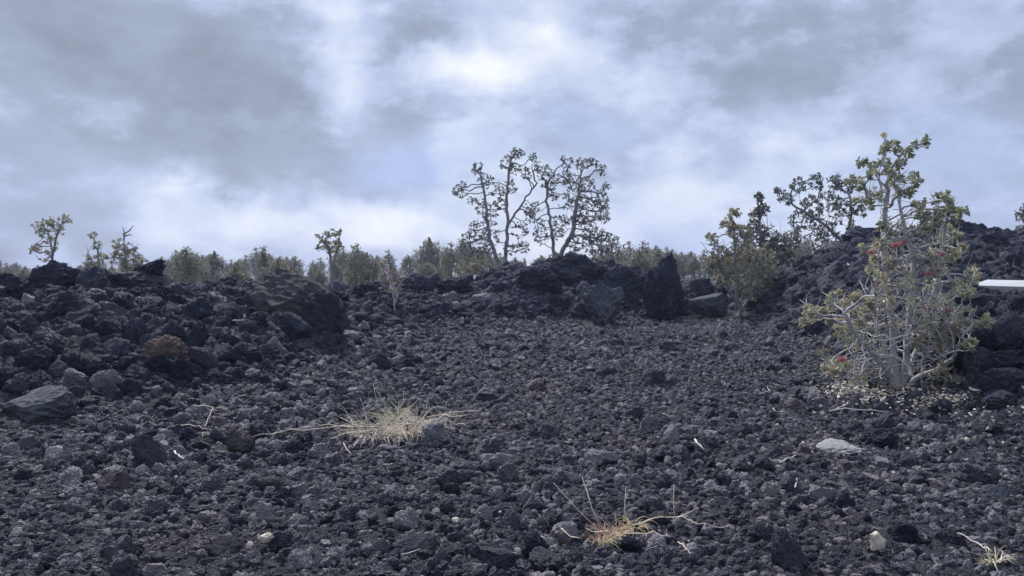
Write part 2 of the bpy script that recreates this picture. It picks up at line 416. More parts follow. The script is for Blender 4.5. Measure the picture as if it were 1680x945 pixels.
boulder('dark clinker lump standing in the notch left of the small red shrub', 600, 500, 56, 34, LAVA, 119, Y=18.5, rough=1.5)
boulder('rugged dark lava crag crowning the central mound', 950, 465, 112, 50, LAVA, 120, Y=20.5, rough=1.7)
boulder('low crag at the left shoulder of the central mound', 885, 478, 76, 40, LAVA, 121, Y=19.6, rough=1.7)
boulder('crag at the right shoulder of the central mound', 1020, 478, 70, 40, LAVA, 122, Y=20.5, rough=1.7)
boulder('big angular wedge-shaped grey boulder below the central mound', 990, 532, 72, 64, BLUE, 123, Y=18, rough=1.1, planes=9, warp=wedge, cut=(.5, .75), sink=.22)
boulder('tall pointed spike of dark lava beside the central mound', 1094, 520, 92, 108, LAVA, 124, Y=18.6, rough=1.3, warp=spike, planes=5, sink=.1, depth=.7)
boulder('flat grey slab lying between the lava spike and the thicket', 1166, 516, 66, 32, BLUE, 125, Y=20, rough=.5, warp=slope_left)
boulder('low dark lump behind the flat grey slab', 1150, 492, 48, 34, LAVA, 126, Y=22, rough=1.5)
boulder('high dark lava outcrop on the skyline right of the flowering bush', 1590, 412, 104, 52, LAVA, 127, Y=21, rough=1.9, warp=slope_right)
boulder('dark lava lump half hidden behind the flowering bush top', 1430, 412, 84, 40, LAVA, 128, Y=21, rough=2.0, warp=slope_left)
boulder('small dark lava knob on the bank skyline near the right edge', 1640, 405, 40, 24, LAVA, 129, Y=20, rough=1.6)
# stacked blocks of the bank's foot
for lab, px, py, w, h, Y, s in (
        ('smooth dark block low in the bank behind the flowering bush', 1628, 640, 62, 66, 8.7, 130), ('wide dark block in the middle course of the bank face', 1640, 583, 76, 40, 8.9, 131),
        ('dark block at the right edge low in the bank face', 1672, 622, 64, 44, 8.4, 132), ('lowest dark block at the right edge of the bank', 1668, 655, 80, 44, 8.1, 133),
        ('dark upper block at the right edge of the bank face', 1676, 575, 60, 60, 8.7, 134), ('rounded block behind the right branches of the flowering bush', 1592, 600, 56, 48, 9.2, 135),
        ('grey flat-topped rock lying at the bank foot near the right edge', 1655, 672, 60, 26, 7.9, 136), ('dark block in the bank behind the left branches of the flowering bush', 1352, 555, 60, 60, 14.5, 137),
        ('dark block in the bank right behind the flowering bush stems', 1420, 592, 76, 66, 11.8, 138)):
    boulder(lab, px, py, w, h, LAVA if s != 136 else BLUE, s, Y=Y, rough=1.0, planes=10, depth=1.0)
# single stones on the level ground and the slope
for lab, px, py, w, h, M, s, kw in (
        ('upright pale grey stone standing on open gravel', 1102, 735, 28, 36, PALE, 140, dict(planes=12, rough=.4)),
        ('dark boulder just left of the upright pale stone', 1066, 712, 38, 30, GREY, 141, {}),
        ('flat pale slab sunk in the gravel below the flowering bush', 1384, 752, 72, 15, PALE, 142, dict(planes=12, rough=.9, depth=1.1, sink=.5)),
        ('dark knobbly rock beside the flat pale slab', 1452, 742, 60, 34, LAVA, 143, dict(rough=1.3)),
        ('grey rounded stone below the right end of the big dry grass tuft', 822, 780, 46, 34, GREY, 144, {}),
        ('arched grey stone with a shadowed hollow under it', 938, 803, 46, 28, GREY, 145, dict(warp=overhang)),
        ('flat tilted grey stone lying right of the arched stone', 990, 770, 66, 28, GREY, 146, dict(planes=12, rough=.5)),
        ('large mottled blue grey stone in the foreground gravel', 830, 880, 54, 38, BLUE, 147, {}),
        ('pale grey stone half sunk in the lower left gravel', 484, 872, 34, 26, PALE, 148, {}),
        ('bluish smooth stone near the lower right edge', 1640, 826, 56, 24, BLUE, 149, dict(rough=.6)),
        ('pale flat rock at the foot of the left slope', 88, 756, 48, 20, PALE, 150, dict(rough=.6, warp=slope_right)),
        ('dark upright knobbly rock on the lower left slope', 240, 772, 62, 58, LAVA, 152, dict(rough=1.3)),
        ('long dark humped rock in the left gravel', 180, 812, 60, 34, BROWN, 153, {}),
        ('brown rough rock at the toe of the slope left of the grass tuft', 388, 752, 50, 42, BROWN, 154, dict(rough=1.2)),
        ('brown mound of rock in the lower left gravel', 436, 812, 46, 26, BROWN, 155, {}),
        ('big knobbly spiky lava lump at the lower right', 1302, 945, 66, 70, LAVA, 156, dict(rough=1.6)),
        ('squared dark stone with a pale top edge in the right gravel', 1352, 832, 44, 30, GREY, 157, {}),
        ('dark rough rock beside the pale-edged squared stone', 1390, 842, 40, 32, LAVA, 158, dict(rough=1.2)),
        ('brown dark rock near the bottom edge at the lower left', 190, 930, 52, 44, CLINKER, 159, dict(rough=1.1)),
        ('rounded dark grey rock at the bottom edge', 492, 945, 52, 38, CLINKER, 160, {}),
        ('dark rock with a crag top in the middle gravel', 735, 805, 56, 36, CLINKER, 161, dict(rough=1.2)),
        ('dark blue stone in the gravel left of the arched stone', 874, 845, 40, 28, BLUE, 162, {}),
        ('round dark boulder lying in the gravel above the bottom edge', 664, 882, 46, 40, CLINKER, 163, {}),
        ('wide low rock near the lower right corner', 1565, 905, 60, 32, CLINKER, 164, dict(rough=1.2)),
        ('dark rock under the bottom right grass sprout', 1490, 900, 54, 36, LAVA, 165, dict(rough=1.2)),
        ('grey wedge stone in the left slope rubble above the grass', 345, 672, 30, 22, GREY, 166, dict(planes=12, rough=.5)),
        ('pale grey stone just above the big dry grass tuft', 580, 655, 22, 18, PALE, 167, dict(planes=12, rough=.5)),
        ('flat grey rock far out on the level gravel', 640, 868, 40, 14, GREY, 168, dict(rough=.5)),
        ('dark lump at the middle of the slope left of the egg-shaped boulder', 400, 600, 60, 36, LAVA, 169, dict(rough=1.1)),
        ('knobbly dark rock near the bottom edge right of the reddish grass', 1250, 900, 44, 36, CLINKER, 170, dict(rough=1.4)),
        ('dark boulder on the lower centre rubble slope', 620, 610, 40, 28, LAVA, 171, {})):
    boulder(lab, px, py, w, h, M, s, sub=5, name='stone' if w < 60 else 'boulder', cat='stone' if w < 60 else 'boulder', **kw)

# --- scattered clinker: largest first, each new stone keeps clear of the earlier ones
cell, grid = .5, {}
stones = []
def try_put(x, y, r, k=.78):
    i, j = int(math.floor(x / cell)), int(math.floor(y / cell))
    for a in (i - 1, i, i + 1):
        for b in (j - 1, j, j + 1):
            for (qx, qy, qr) in grid.get((a, b), ()):
                if (qx - x) ** 2 + (qy - y) ** 2 < ((qr + r) * k) ** 2: return False
    grid.setdefault((i, j), []).append((x, y, r))
    return True
def in_big(x, y):
    m = np.zeros(len(x), bool)
    for bx, by, a, b in BIG: m |= ((x - bx) / a) ** 2 + ((y - by) / b) ** 2 < 1.0
    return m

AZ = math.atan(840 / FPX) + R(9)
def scatter(rad_lo, rad_hi, n, rmin, rmax, where, k=.78):
    """n tries over the wedge in front of the camera; where(x, y, h) gives the chance of a stone."""
    rr = np.sqrt(rng.uniform(rmin ** 2, rmax ** 2, n)); th = rng.uniform(-AZ, AZ, n)
    x, y = rr * np.sin(th), rr * np.cos(th)
    h = base_h(x, y); m = rough_mask(x, y, h)
    keep = (rng.uniform(size=n) < where(x, y, m)) & ~in_big(x, y)
    x, y, m = x[keep], y[keep], m[keep]
    s = rad_lo * (rad_hi / rad_lo) ** (rng.uniform(size=len(x)) ** 1.6)
    s *= np.where(m > .3, 1.0, .92)
    o = np.argsort(-s)
    for i in o:
        if try_put(x[i], y[i], s[i], k): stones.append((x[i], y[i], s[i], m[i]))

def patchy(x, y, sc=.35, seed=31): return np.clip(.55 + 1.1 * fbm(np.stack((x, y, np.zeros_like(x)), 1) * sc, 2, seed), 0, 1)
scatter(.15, .23, 2000, 7, 30, lambda x, y, m: .5 * smooth(.5, 1, m) * np.where((x < -1) & (y < 13), .15, 1) * smooth(8, 9, np.hypot(x, y)))
scatter(.09, .15, 40000, 6, 28, lambda x, y, m: .012 + .85 * smooth(.3, .9, m))
scatter(.06, .095, 70000, 2.6, 26, lambda x, y, m: .05 * patchy(x, y) + .9 * smooth(.05, .6, m) + .30 * smooth(-.6, -2.2, x) * smooth(4.8, 6.5, y) * patchy(x, y, .5, 53))
scatter(.038, .06, 110000, 2.6, 25, lambda x, y, m: np.clip(.20 * patchy(x, y) + .9 * m, 0, 1), .72)
scatter(.022, .038, 300000, 2.6, 23, lambda x, y, m: (.3 + .6 * patchy(x, y, .6, 47)) * (1 - smooth(17, 23, np.hypot(x, y))), .70)
scatter(.012, .022, 100000, 2.6, 10, lambda x, y, m: 1 - smooth(6.5, 10, np.hypot(x, y)), .7)
st = np.array(stones)
sz = height(st[:, 0], st[:, 1], False)
sz += st[:, 2] * (.18 + .35 * rng.uniform(size=len(st))) + .02
NV = 24
protos = bpy.data.collections.new('clinker_shapes')
SHAPES = []
for k in range(NV):
    r_ = np.random.default_rng(500 + k)
    v, f = rock_shape(300 + k, 4, (1, r_.uniform(.72, 1), r_.uniform(.62, .95)), planes=int(r_.integers(5, 10)), rough=r_.uniform(1.2, 2.1))
    me = new_mesh('clinker_%02d' % k, v, f.ravel(), np.full(len(f), 3)); me.materials.append(CLINKER if k % 2 else LAVA)
    o = bpy.data.objects.new('clinker_%02d' % k, me); protos.objects.link(o)
    v, f = rock_shape(300 + k, 5, (1, r_.uniform(.72, 1), r_.uniform(.62, .95)), planes=int(r_.integers(5, 10)), rough=r_.uniform(1.2, 2.1))
    me = new_mesh('lava_rock', v, f.ravel(), np.full(len(f), 3)); me.materials.append(CLINKER if k % 2 else LAVA)
    SHAPES.append(me)

rot = np.stack((rng.normal(0, .8, len(st)), rng.normal(0, .8, len(st)), rng.uniform(0, 6.283, len(st))), 1)
heap = np.where(st[:, 3] < .3, 1.0, np.where((st[:, 0] > 4.6) | (st[:, 1] > 16), 1.4, 1.2))      # in the heaps the blocks sit wedged into one another
scl = st[:, 2, None] * heap[:, None] * rng.uniform(.85, 1.2, (len(st), 3)); sz -= (heap - 1) * st[:, 2] * .7
dark = rng.uniform(size=len(st)) < np.where(st[:, 3] < .3, .14, np.where((st[:, 0] > 4.6) | (st[:, 1] > 15), .97, .90))
idx = rng.integers(0, NV // 2, len(st)) * 2 + np.where(dark, 0, 1)
# the 260 that show largest become objects of their own
app = st[:, 2] / np.hypot(st[:, 0], st[:, 1])
pxs = 840 + FPX * st[:, 0] / st[:, 1]
inview = (pxs > 5) & (pxs < 1675) & (CAMZ - sz < .41 * st[:, 1])
order = np.argsort(-np.where(inview, app, 0))[:255]
single = np.zeros(len(st), bool); single[order] = True
for i in order:
    o = link('lava_rock', SHAPES[idx[i]], loc=(st[i, 0], st[i, 1], sz[i])); o.rotation_euler = rot[i]; o.scale = scl[i]
    if st[i, 3] < .3: tag(o, 'loose dark lava rock larger than the gravel around it on the level ground', 'rock', 'large loose rocks on the level gravel')
    elif st[i, 0] > 4.5: tag(o, 'rough black lava rock of the high bank behind the flowering bush', 'rock', 'rocks of the bank on the right')
    elif pxs[i] > 640: tag(o, 'rough black lava rock on the central rubble mound below the twin trees', 'rock', 'rocks of the central mound')
    else: tag(o, 'large loose lava rock in the rubble slope below the left ridge crest', 'rock', 'rocks of the left rubble slope')

def instancer(name, pts, rot, scl, idx, coll):
    me = bpy.data.meshes.new(name); me.vertices.add(len(pts)); me.vertices.foreach_set('co', pts.astype(np.float32).ravel())
    for nm, tp, val in (('rot', 'FLOAT_VECTOR', rot), ('scl', 'FLOAT_VECTOR', scl)):
        a = me.attributes.new(nm, tp, 'POINT'); a.data.foreach_set('vector', val.astype(np.float32).ravel())
    a = me.attributes.new('idx', 'INT', 'POINT'); a.data.foreach_set('value', idx.astype(np.int32))
    o = link(name, me)
    g = bpy.data.node_groups.new(name, 'GeometryNodeTree')
    g.interface.new_socket('Geometry', in_out='INPUT', socket_type='NodeSocketGeometry')
    g.interface.new_socket('Geometry', in_out='OUTPUT', socket_type='NodeSocketGeometry')
    n, l = g.nodes, g.links
    gi, go = n.new('NodeGroupInput'), n.new('NodeGroupOutput')
    ci = n.new('GeometryNodeCollectionInfo'); ci.inputs['Collection'].default_value = coll
    ci.inputs['Separate Children'].default_value = True; ci.inputs['Reset Children'].default_value = True
    ip = n.new('GeometryNodeInstanceOnPoints'); ip.inputs['Pick Instance'].default_value = True
    def na(nm, tp):
        q = n.new('GeometryNodeInputNamedAttribute'); q.data_type = tp; q.inputs['Name'].default_value = nm; return q.outputs['Attribute']
    er = n.new('FunctionNodeEulerToRotation')
    l.new(na('rot', 'FLOAT_VECTOR'), er.inputs[0])
    l.new(gi.outputs[0], ip.inputs['Points']); l.new(ci.outputs[0], ip.inputs['Instance'])
    l.new(na('idx', 'INT'), ip.inputs['Instance Index']); l.new(er.outputs[0], ip.inputs['Rotation']); l.new(na('scl', 'FLOAT_VECTOR'), ip.inputs['Scale'])
    l.new(ip.outputs[0], go.inputs[0])
    md = o.modifiers.new('scatter', 'NODES'); md.node_group = g
    return o
rest = ~single
pts = np.stack((st[:, 0], st[:, 1], sz), 1)
o = instancer('lava_gravel', pts[rest], rot[rest], scl[rest], idx[rest], protos)
tag(o, 'loose dark lava clinker and gravel covering the flow', 'lava gravel', kind='stuff')
print("stones", len(st))

# ------------------------------------------------------------------ tubes, leaves, trees
class MB:
    def __init__(s): s.v, s.f, s.t, s.n = [], [], [], 0
    def add(s, v, f, tint=0.5):
        v = np.asarray(v, float); s.v.append(v)
        for q in f: s.f.append([i + s.n for i in q]); s.t.append(tint)
        s.n += len(v)
    def tube(s, pts, rad, sides=5, tint=.5, cap=True):
        pts = np.asarray(pts, float); n = len(pts)
        if n < 2: return
        rad = np.broadcast_to(np.asarray(rad, float), (n,))
        t = np.gradient(pts, axis=0); t /= np.linalg.norm(t, axis=1)[:, None] + 1e-9
        u = np.cross(t[0], (0, 0, 1) if abs(t[0][2]) < .9 else (1, 0, 0)); u /= np.linalg.norm(u)
        ang = np.arange(sides) * 2 * math.pi / sides
        V = []
        for k in range(n):
            u = u - t[k] * (u @ t[k]); u /= np.linalg.norm(u) + 1e-9
            w = np.cross(t[k], u)
            V.append(pts[k] + rad[k] * (np.outer(np.cos(ang), u) + np.outer(np.sin(ang), w)))
        V = np.concatenate(V)
        F = [[k * sides + a, k * sides + (a + 1) % sides, (k + 1) * sides + (a + 1) % sides, (k + 1) * sides + a] for k in range(n - 1) for a in range(sides)]
        if cap: F += [list(range((n - 1) * sides, n * sides)), list(range(sides))[::-1]]
        s.add(V, F, tint)
    def leaf(s, p, d, up, L, W, tint):
        d = d / (np.linalg.norm(d) + 1e-9); sd = np.cross(d, up); sd /= np.linalg.norm(sd) + 1e-9; nn = np.cross(sd, d)
        V = [p, p + d * L * .5 + sd * W * .5 + nn * W * .12, p + d * L, p + d * L * .5 - sd * W * .5 + nn * W * .12, p + d * L * .5 - nn * W * .05]
        s.add(V, [[0, 1, 2, 4], [0, 4, 2, 3]], tint)
    def build(s, name, M, parent=None, loc=(0, 0, 0), smooth=True):
        me = new_mesh(name, np.concatenate(s.v), [i for q in s.f for i in q], [len(q) for q in s.f], smooth)
        if len(me.polygons) == len(s.t):
            a = me.attributes.new('tint', 'FLOAT', 'FACE'); a.data.foreach_set('value', np.array(s.t, np.float32))
        return link(name, me, M, parent, loc)

def colonize(stems, att, step, r, infl=99., iters=120, kill=None, up=.05):
    """Branches grow from the stems towards the crown's growth points until each is reached."""
    kill = kill or step * 1.3
    pos, par = [], []
    for pl, start in stems:
        pl = np.asarray(pl, float)
        prev = start
        for k in range(len(pl) - 1 + (start < 0)):
            if start < 0 and k == 0: pos.append(pl[0]); par.append(-1); prev = len(pos) - 1; continue
            a, b = pl[k - (start < 0)], pl[k + 1 - (start < 0)]
            m = max(1, int(np.linalg.norm(b - a) / step))
            for q in range(1, m + 1):
                pos.append(a + (b - a) * q / m + r.normal(0, step * .10, 3)); par.append(prev); prev = len(pos) - 1
    att = np.asarray(att, float); alive = np.ones(len(att), bool)
    P_ = np.array(pos); D = np.linalg.norm(att[:, None] - P_[None], axis=2); best = D.argmin(1); bd = D.min(1)
    for it in range(iters):
        alive &= bd > kill
        if not alive.any(): break
        act = np.nonzero(alive & (bd < infl))[0]
        if not len(act): break
        dirs = {}
        for a in act:
            k = best[a]; d = att[a] - pos[k]; dirs.setdefault(k, []).append(d / (np.linalg.norm(d) + 1e-9))
        new = []
        for k, ds in dirs.items():
            d = np.sum(ds, axis=0); ln = np.linalg.norm(d)
            d = d / ln if ln > .2 else np.array(ds[0])
            d = d + r.normal(0, .28, 3); d[2] += up; d /= np.linalg.norm(d)
            pos.append(pos[k] + d * step); par.append(k); new.append(len(pos) - 1)
        Pn = np.array([pos[k] for k in new])
        Dn = np.linalg.norm(att[:, None] - Pn[None], axis=2); j = Dn.argmin(1); dm = Dn.min(1)
        better = dm < bd; best[better] = np.array(new)[j[better]]; bd = np.minimum(bd, dm)
    return np.array(pos), np.array(par)

def tree_meshes(stems, att, seed, step=.12, tip_r=.005, base_r=.06, leafL=.05, leaves=11, sides=5, bare=.0, tilt=(.5, 1.3), twigs=0, leafW=.55, along=0., tintf=None, dens=1.0, bare_pts=None):
    r = np.random.default_rng(seed)
    nl = len(att); att = list(att) + list(bare_pts or [])
    pos, par = colonize(stems, att, step, r)
    # every growth point ends in a leafy twig
    A_ = np.asarray(att, float); nb = []
    for a in A_:
        k = int(np.linalg.norm(pos - a, axis=1).argmin()); d = np.linalg.norm(pos[k] - a)
        if d > .25 * step: nb.append((a + r.normal(0, .05 * step, 3), k))
    m0 = len(pos)
    pos = np.concatenate((pos, [q[0] for q in nb])) if nb else pos; par = np.concatenate((par, [q[1] for q in nb])) if nb else par
    n = len(pos)
    kids = [[] for _ in range(n)]
    for i, p in enumerate(par):
        if p >= 0: kids[p].append(i)
    # pipe model for the thickness
    e = 2.35; rad = np.zeros(n)
    order_ = sorted(range(n), key=lambda i: -i)
    for i in order_:
        rad[i] = tip_r if not kids[i] else sum(rad[k] ** e for k in kids[i]) ** (1 / e)
    roots = [i for i in range(n) if par[i] < 0]
    mx = max(rad[i] for i in roots)
    pw = math.log(base_r / tip_r) / math.log(max(mx / tip_r, 1.01))
    rad = tip_r * (rad / tip_r) ** pw
    wood, crown = MB(), MB()
    stack = [(i, None) for i in roots]
    while stack:
        i, parent = stack.pop()
        chain, rr = ([pos[parent]], [min(rad[parent], rad[i] * 1.2)]) if parent is not None else ([], [])
        j = i
        while True:
            chain.append(pos[j]); rr.append(rad[j])
            if not kids[j]: break
            ks = sorted(kids[j], key=lambda k: -rad[k])
            for k in ks[1:]: stack.append((k, j))
            j = ks[0]
        if parent is None: rr[0] *= 1.35
        wood.tube(chain, rr, sides if max(rr) > tip_r * 2 else 4)
    top_z = A_[:, 2].min() + .85 * np.ptp(A_[:, 2])
    for _ in range(twigs):                                       # short bare twigs inside the crown
        i = int(r.integers(n // 5, n)); p = pos[i]; d = r.normal(size=3); d[2] = abs(d[2]) * .7 + .2; d /= np.linalg.norm(d)
        L = r.uniform(1.5, 6) * step
        if np.linalg.norm(A_ - (p + d * L), axis=1).min() > 1.6 * step or p[2] + d[2] * L > top_z: continue
        q = p + d * L * .5 + r.normal(0, .10 * L, 3)
        wood.tube([p, q, p + d * L + r.normal(0, .12 * L, 3) + (0, 0, .12 * L)], [tip_r * 1.15, tip_r * .9, tip_r * .6], 4)
    lo, hi = pos[:, 2].min(), pos[:, 2].max()
    def rosette(p, ax, m):
        c0 = r.beta(2, 2.6)
        if tintf: c0 = tintf(p, c0)
        ax = ax / (np.linalg.norm(ax) + 1e-9)
        a = np.cross(ax, r.normal(size=3)); a /= np.linalg.norm(a) + 1e-9; b = np.cross(ax, a)
        for q in range(m):
            ph = q * 2.4 + r.uniform(-.4, .4); tl = r.uniform(*tilt)
            d = ax * math.cos(tl) + (a * math.cos(ph) + b * math.sin(ph)) * math.sin(tl)
            L = leafL * r.uniform(.7, 1.25)
            crown.leaf(p + ax * r.uniform(-.6, .5) * leafL * .8 + d * leafL * .12, d, ax + r.normal(0, .35, 3), L, L * leafW, float(np.clip(c0 + r.normal(0, .13), 0, 1)))
    for i in range(n):
        if par[i] < 0: continue
        ax = pos[i] - pos[par[i]] + np.array((0, 0, .6 * step))
        if not kids[i]:
            if r.uniform() < bare or (bare_pts and int(np.linalg.norm(A_ - pos[i], axis=1).argmin()) >= nl): continue
            rosette(pos[i], ax, int(leaves * r.uniform(.7, 1.4) * dens))
        elif along and rad[i] < tip_r * 2.6 and r.uniform() < along:
            rosette(pos[i] + r.normal(0, .2 * step, 3), ax + r.normal(0, step, 3), max(3, int(leaves * .6)))
    return wood, crown

def blobs(bl, Y, dj, r, k=1.0, deep=None):
    """Growth points inside the leaf masses measured on the photo (px, py, radius, count) at depth Y."""
    out = []
    for b in bl:
        px, py, rad, n = b[:4]
        dy = b[4] if len(b) > 4 else r.normal(0, dj)
        for _ in range(max(1, int(round(n * k)))):
            a, q = r.uniform(0, 6.283), math.sqrt(r.uniform())
            out.append(at(px + math.cos(a) * q * rad, py + math.sin(a) * q * rad, Y + dy + r.normal(0, rad / FPX * Y * .7)))
    return out

def plant(name, label, cat, base, wood, crown, M_wood, M_leaf, group=None, crown_name='crown', wood_name='trunk'):
    e = empty(name, base, label, cat, group)
    for mb, nm, M in ((wood, wood_name, M_wood), (crown, crown_name, M_leaf)):
        if mb is None or not mb.v: continue
        mb.v = [v - np.asarray(base) for v in mb.v]
        mb.build(nm, M, e)
    return e

# ---- the flowering bush
r = np.random.default_rng(21)
YB = 9.25
base = hit(1475, 642); YB = base[1]
hero = [(1457, 230, 9, 3), (1471, 241, 9, 3), (1452, 247, 9, 3), (1512, 236, 10, 4), (1492, 249, 7, 2), (1416, 266, 8, 3), (1430, 277, 9, 3), (1449, 269, 9, 3), (1433, 288, 9, 3), (1457, 285, 8, 3),
    (1477, 269, 9, 3), (1397, 296, 10, 3), (1416, 304, 10, 3), (1432, 315, 9, 3), (1471, 296, 10, 3), (1499, 291, 8, 3), (1504, 300, 7, 2), (1488, 318, 10, 4), (1477, 324, 9, 3), (1427, 338, 9, 3), (1445, 325, 8, 2), (1410, 330, 8, 2),
    (1508, 335, 9, 3), (1512, 357, 12, 4), (1540, 326, 8, 3), (1556, 327, 9, 4), (1562, 343, 11, 4), (1567, 354, 10, 4), (1543, 349, 10, 4), (1532, 365, 10, 4), (1578, 349, 7, 2), (1554, 376, 10, 3), (1570, 390, 9, 3), (1576, 412, 11, 4), (1520, 375, 10, 3), (1545, 395, 10, 2),
    (1449, 376, 12, 4), (1468, 379, 12, 4), (1504, 376, 12, 4), (1444, 404, 12, 4), (1430, 440, 10, 3), (1416, 409, 9, 2), (1436, 420, 9, 2), (1465, 425, 12, 2), (1500, 420, 14, 2), (1530, 425, 12, 2),
    (1331, 512, 12, 5), (1319, 525, 9, 3), (1351, 518, 11, 5), (1371, 485, 9, 3), (1405, 488, 10, 4), (1392, 498, 11, 4), (1409, 515, 14, 6), (1381, 532, 12, 4), (1425, 512, 12, 5), (1378, 545, 10, 3), (1415, 545, 14, 5), (1432, 501, 11, 5), (1400, 560, 12, 3), (1440, 540, 14, 3), (1435, 570, 12, 3), (1360, 500, 10, 3),
    (1351, 583, 8, 3), (1358, 600, 10, 4), (1381, 598, 12, 5), (1395, 606, 11, 4), (1368, 612, 9, 3), (1420, 600, 12, 3), (1410, 625, 12, 2),
    (1561, 420, 10, 3), (1595, 451, 12, 5), (1571, 468, 12, 4), (1585, 481, 11, 4), (1551, 495, 13, 4), (1581, 518, 14, 6), (1591, 535, 13, 6), (1618, 532, 12, 5), (1634, 540, 8, 4), (1612, 540, 8, 3), (1629, 557, 8, 2), (1568, 535, 13, 6), (1544, 545, 14, 6), (1581, 552, 13, 6), (1551, 566, 13, 5), (1591, 568, 11, 4), (1517, 535, 13, 5), (1503, 562, 13, 4), (1541, 606, 10, 3), (1564, 627, 10, 3), (1537, 583, 12, 4), (1575, 600, 10, 2), (1520, 600, 12, 2), (1600, 590, 10, 2),
    (1463, 457, 14, 2), (1483, 475, 14, 2), (1456, 495, 13, 2), (1500, 500, 14, 2), (1520, 470, 14, 2), (1540, 445, 12, 3), (1450, 470, 12, 2), (1495, 450, 13, 1), (1475, 520, 13, 1), (1530, 515, 13, 2), (1440, 455, 10, 2)]
att = blobs(hero, YB + .1, .42, r, 3.4)
def tp(pts, Y, dj=.0): return [at(px, py, Y + (d[0] if d else 0)) for px, py, *d in pts]
root = base - np.array((0, 0, .06))
stems = [([root] + tp([(1470, 610), (1466, 560, .05), (1458, 490, .1), (1450, 420, .15), (1452, 360, .2), (1456, 318, .2)], YB), -1),
         ([root + (.03, .05, 0)] + tp([(1486, 600, .05), (1489, 550, .1), (1496, 490, .2), (1500, 430, .25), (1484, 375, .25), (1475, 335, .3)], YB), -1),
         ([root + (-.03, -.03, 0)] + tp([(1458, 612, -.1), (1430, 578, -.25), (1402, 545, -.35), (1385, 515, -.4)], YB), -1),
         ([root + (.05, 0, 0)] + tp([(1500, 622, 0), (1535, 608, -.1), (1562, 590, -.2), (1578, 560, -.25)], YB), -1),
         ([root + (.04, .08, 0)] + tp([(1500, 585, .3), (1520, 520, .4), (1540, 450, .45), (1548, 395, .4)], YB), -1),
         ([root + (0, .09, 0)] + tp([(1462, 600, .2), (1440, 550, .35), (1436, 480, .4), (1440, 430, .4)], YB), -1)]
hi_t = at(1475, 400, YB)[2]
fan = blobs([(1480, 500, 52, 90), (1475, 430, 50, 80), (1500, 560, 60, 60), (1420, 600, 40, 26), (1440, 500, 36, 40), (1530, 600, 50, 30), (1555, 520, 36, 34), (1490, 385, 50, 30), (1580, 610, 30, 18), (1400, 620, 26, 14), (1530, 440, 30, 40), (1455, 350, 14, 10), (1470, 300, 20, 10)], YB + .1, .4, r, 1.25)
wood, crown = tree_meshes(stems, att, 22, bare_pts=fan, step=.065, tip_r=.0046, base_r=.043, leafL=.047, leaves=9, sides=6, twigs=1600, leafW=.66, bare=.06, tintf=lambda p, c: c * .75 + .25 if p[2] < hi_t else c * .6)  # leaves tinted darker above, lighter below: backlight put into the colour
bush = plant('flowering_bush', 'tall grey-stemmed bush with red blossoms growing at the foot of the lava bank', 'bush', base, wood, crown, BARK, LEAF_HERO)
def pompom(px, py, dY, R_, seed):
    q = np.random.default_rng(seed); mb = MB(); c = at(px, py, YB + dY) - base
    for _ in range(110):
        d = q.normal(size=3); d[2] = abs(d[2]) * .9 - .2; d /= np.linalg.norm(d); L = R_ * 1.0 * q.uniform(.7, 1.1)
        mb.tube([c, c + d * L * .6 + q.normal(0, .004, 3), c + d * L + (0, 0, .006)], [.0022, .002, .0028], 3, q.uniform(0, .8), False)
    mb.tube([c - (0, 0, R_ * .6), c], [.004, .006], 5, .3)
    mb.build('flower', BLOSSOM, bush)
for k, (px, py, dY, R_) in enumerate(((1447, 395, -.35, .040), (1470, 404, -.42, .058), (1428, 415, -.3, .04), (1546, 419, -.3, .042), (1484, 398, -.1, .035), (1523, 450, -.4, .045), (1523, 508, -.5, .045),
                                      (1381, 592, -.55, .062), (1588, 484, -.3, .042), (1572, 546, -.45, .034), (1557, 511, -.4, .03))): pompom(px, py, dY, R_, 900 + k)

# ---- the twin trees on the central mound
Y1 = 26.0
t1 = [(756, 312, 14, 8), (747, 315, 6, 3), (785, 278, 11, 7), (797, 297, 13, 8), (792, 342, 15, 8), (817, 314, 12, 6), (839, 252, 10, 6), (853, 252, 8, 5), (832, 270, 12, 7), (846, 277, 10, 6), (875, 260, 8, 4), (884, 274, 8, 4), (864, 285, 10, 6), (839, 306, 12, 6),
      (785, 378, 16, 10), (806, 360, 12, 8), (871, 346, 12, 6), (853, 378, 14, 8), (860, 407, 10, 6), (839, 411, 12, 5), (767, 393, 15, 10), (803, 393, 18, 12), (868, 353, 10, 5), (820, 335, 10, 6), (775, 330, 8, 4), (790, 410, 16, 10), (770, 415, 14, 8)]
b1 = at(828, 474, Y1)
stems = [([b1] + tp([(829, 432), (833, 364), (831, 328, .2), (834, 290, .3), (838, 262, .3)], Y1), -1),
         ([b1 + (-.1, 0, 0)] + tp([(818, 430, -.2), (803, 393, -.3), (797, 346, -.4), (794, 314, -.4), (788, 285, -.4)], Y1), -1),
         ([at(833, 368, Y1)] + tp([(846, 350, .1), (864, 324, .2), (882, 300, .2)], Y1), -1)]
wood, crown = tree_meshes(stems, blobs(t1, Y1, .35, r, 4.2), 23, step=.135, tip_r=.007, base_r=.07, leafL=.062, leaves=7, bare=.08, twigs=60, leafW=.6)
plant('mound_tree', 'open-branched dark tree with a forked trunk, left one of the two on the central mound', 'tree', b1, wood, crown, BARK_DARK, LEAF_DARK)
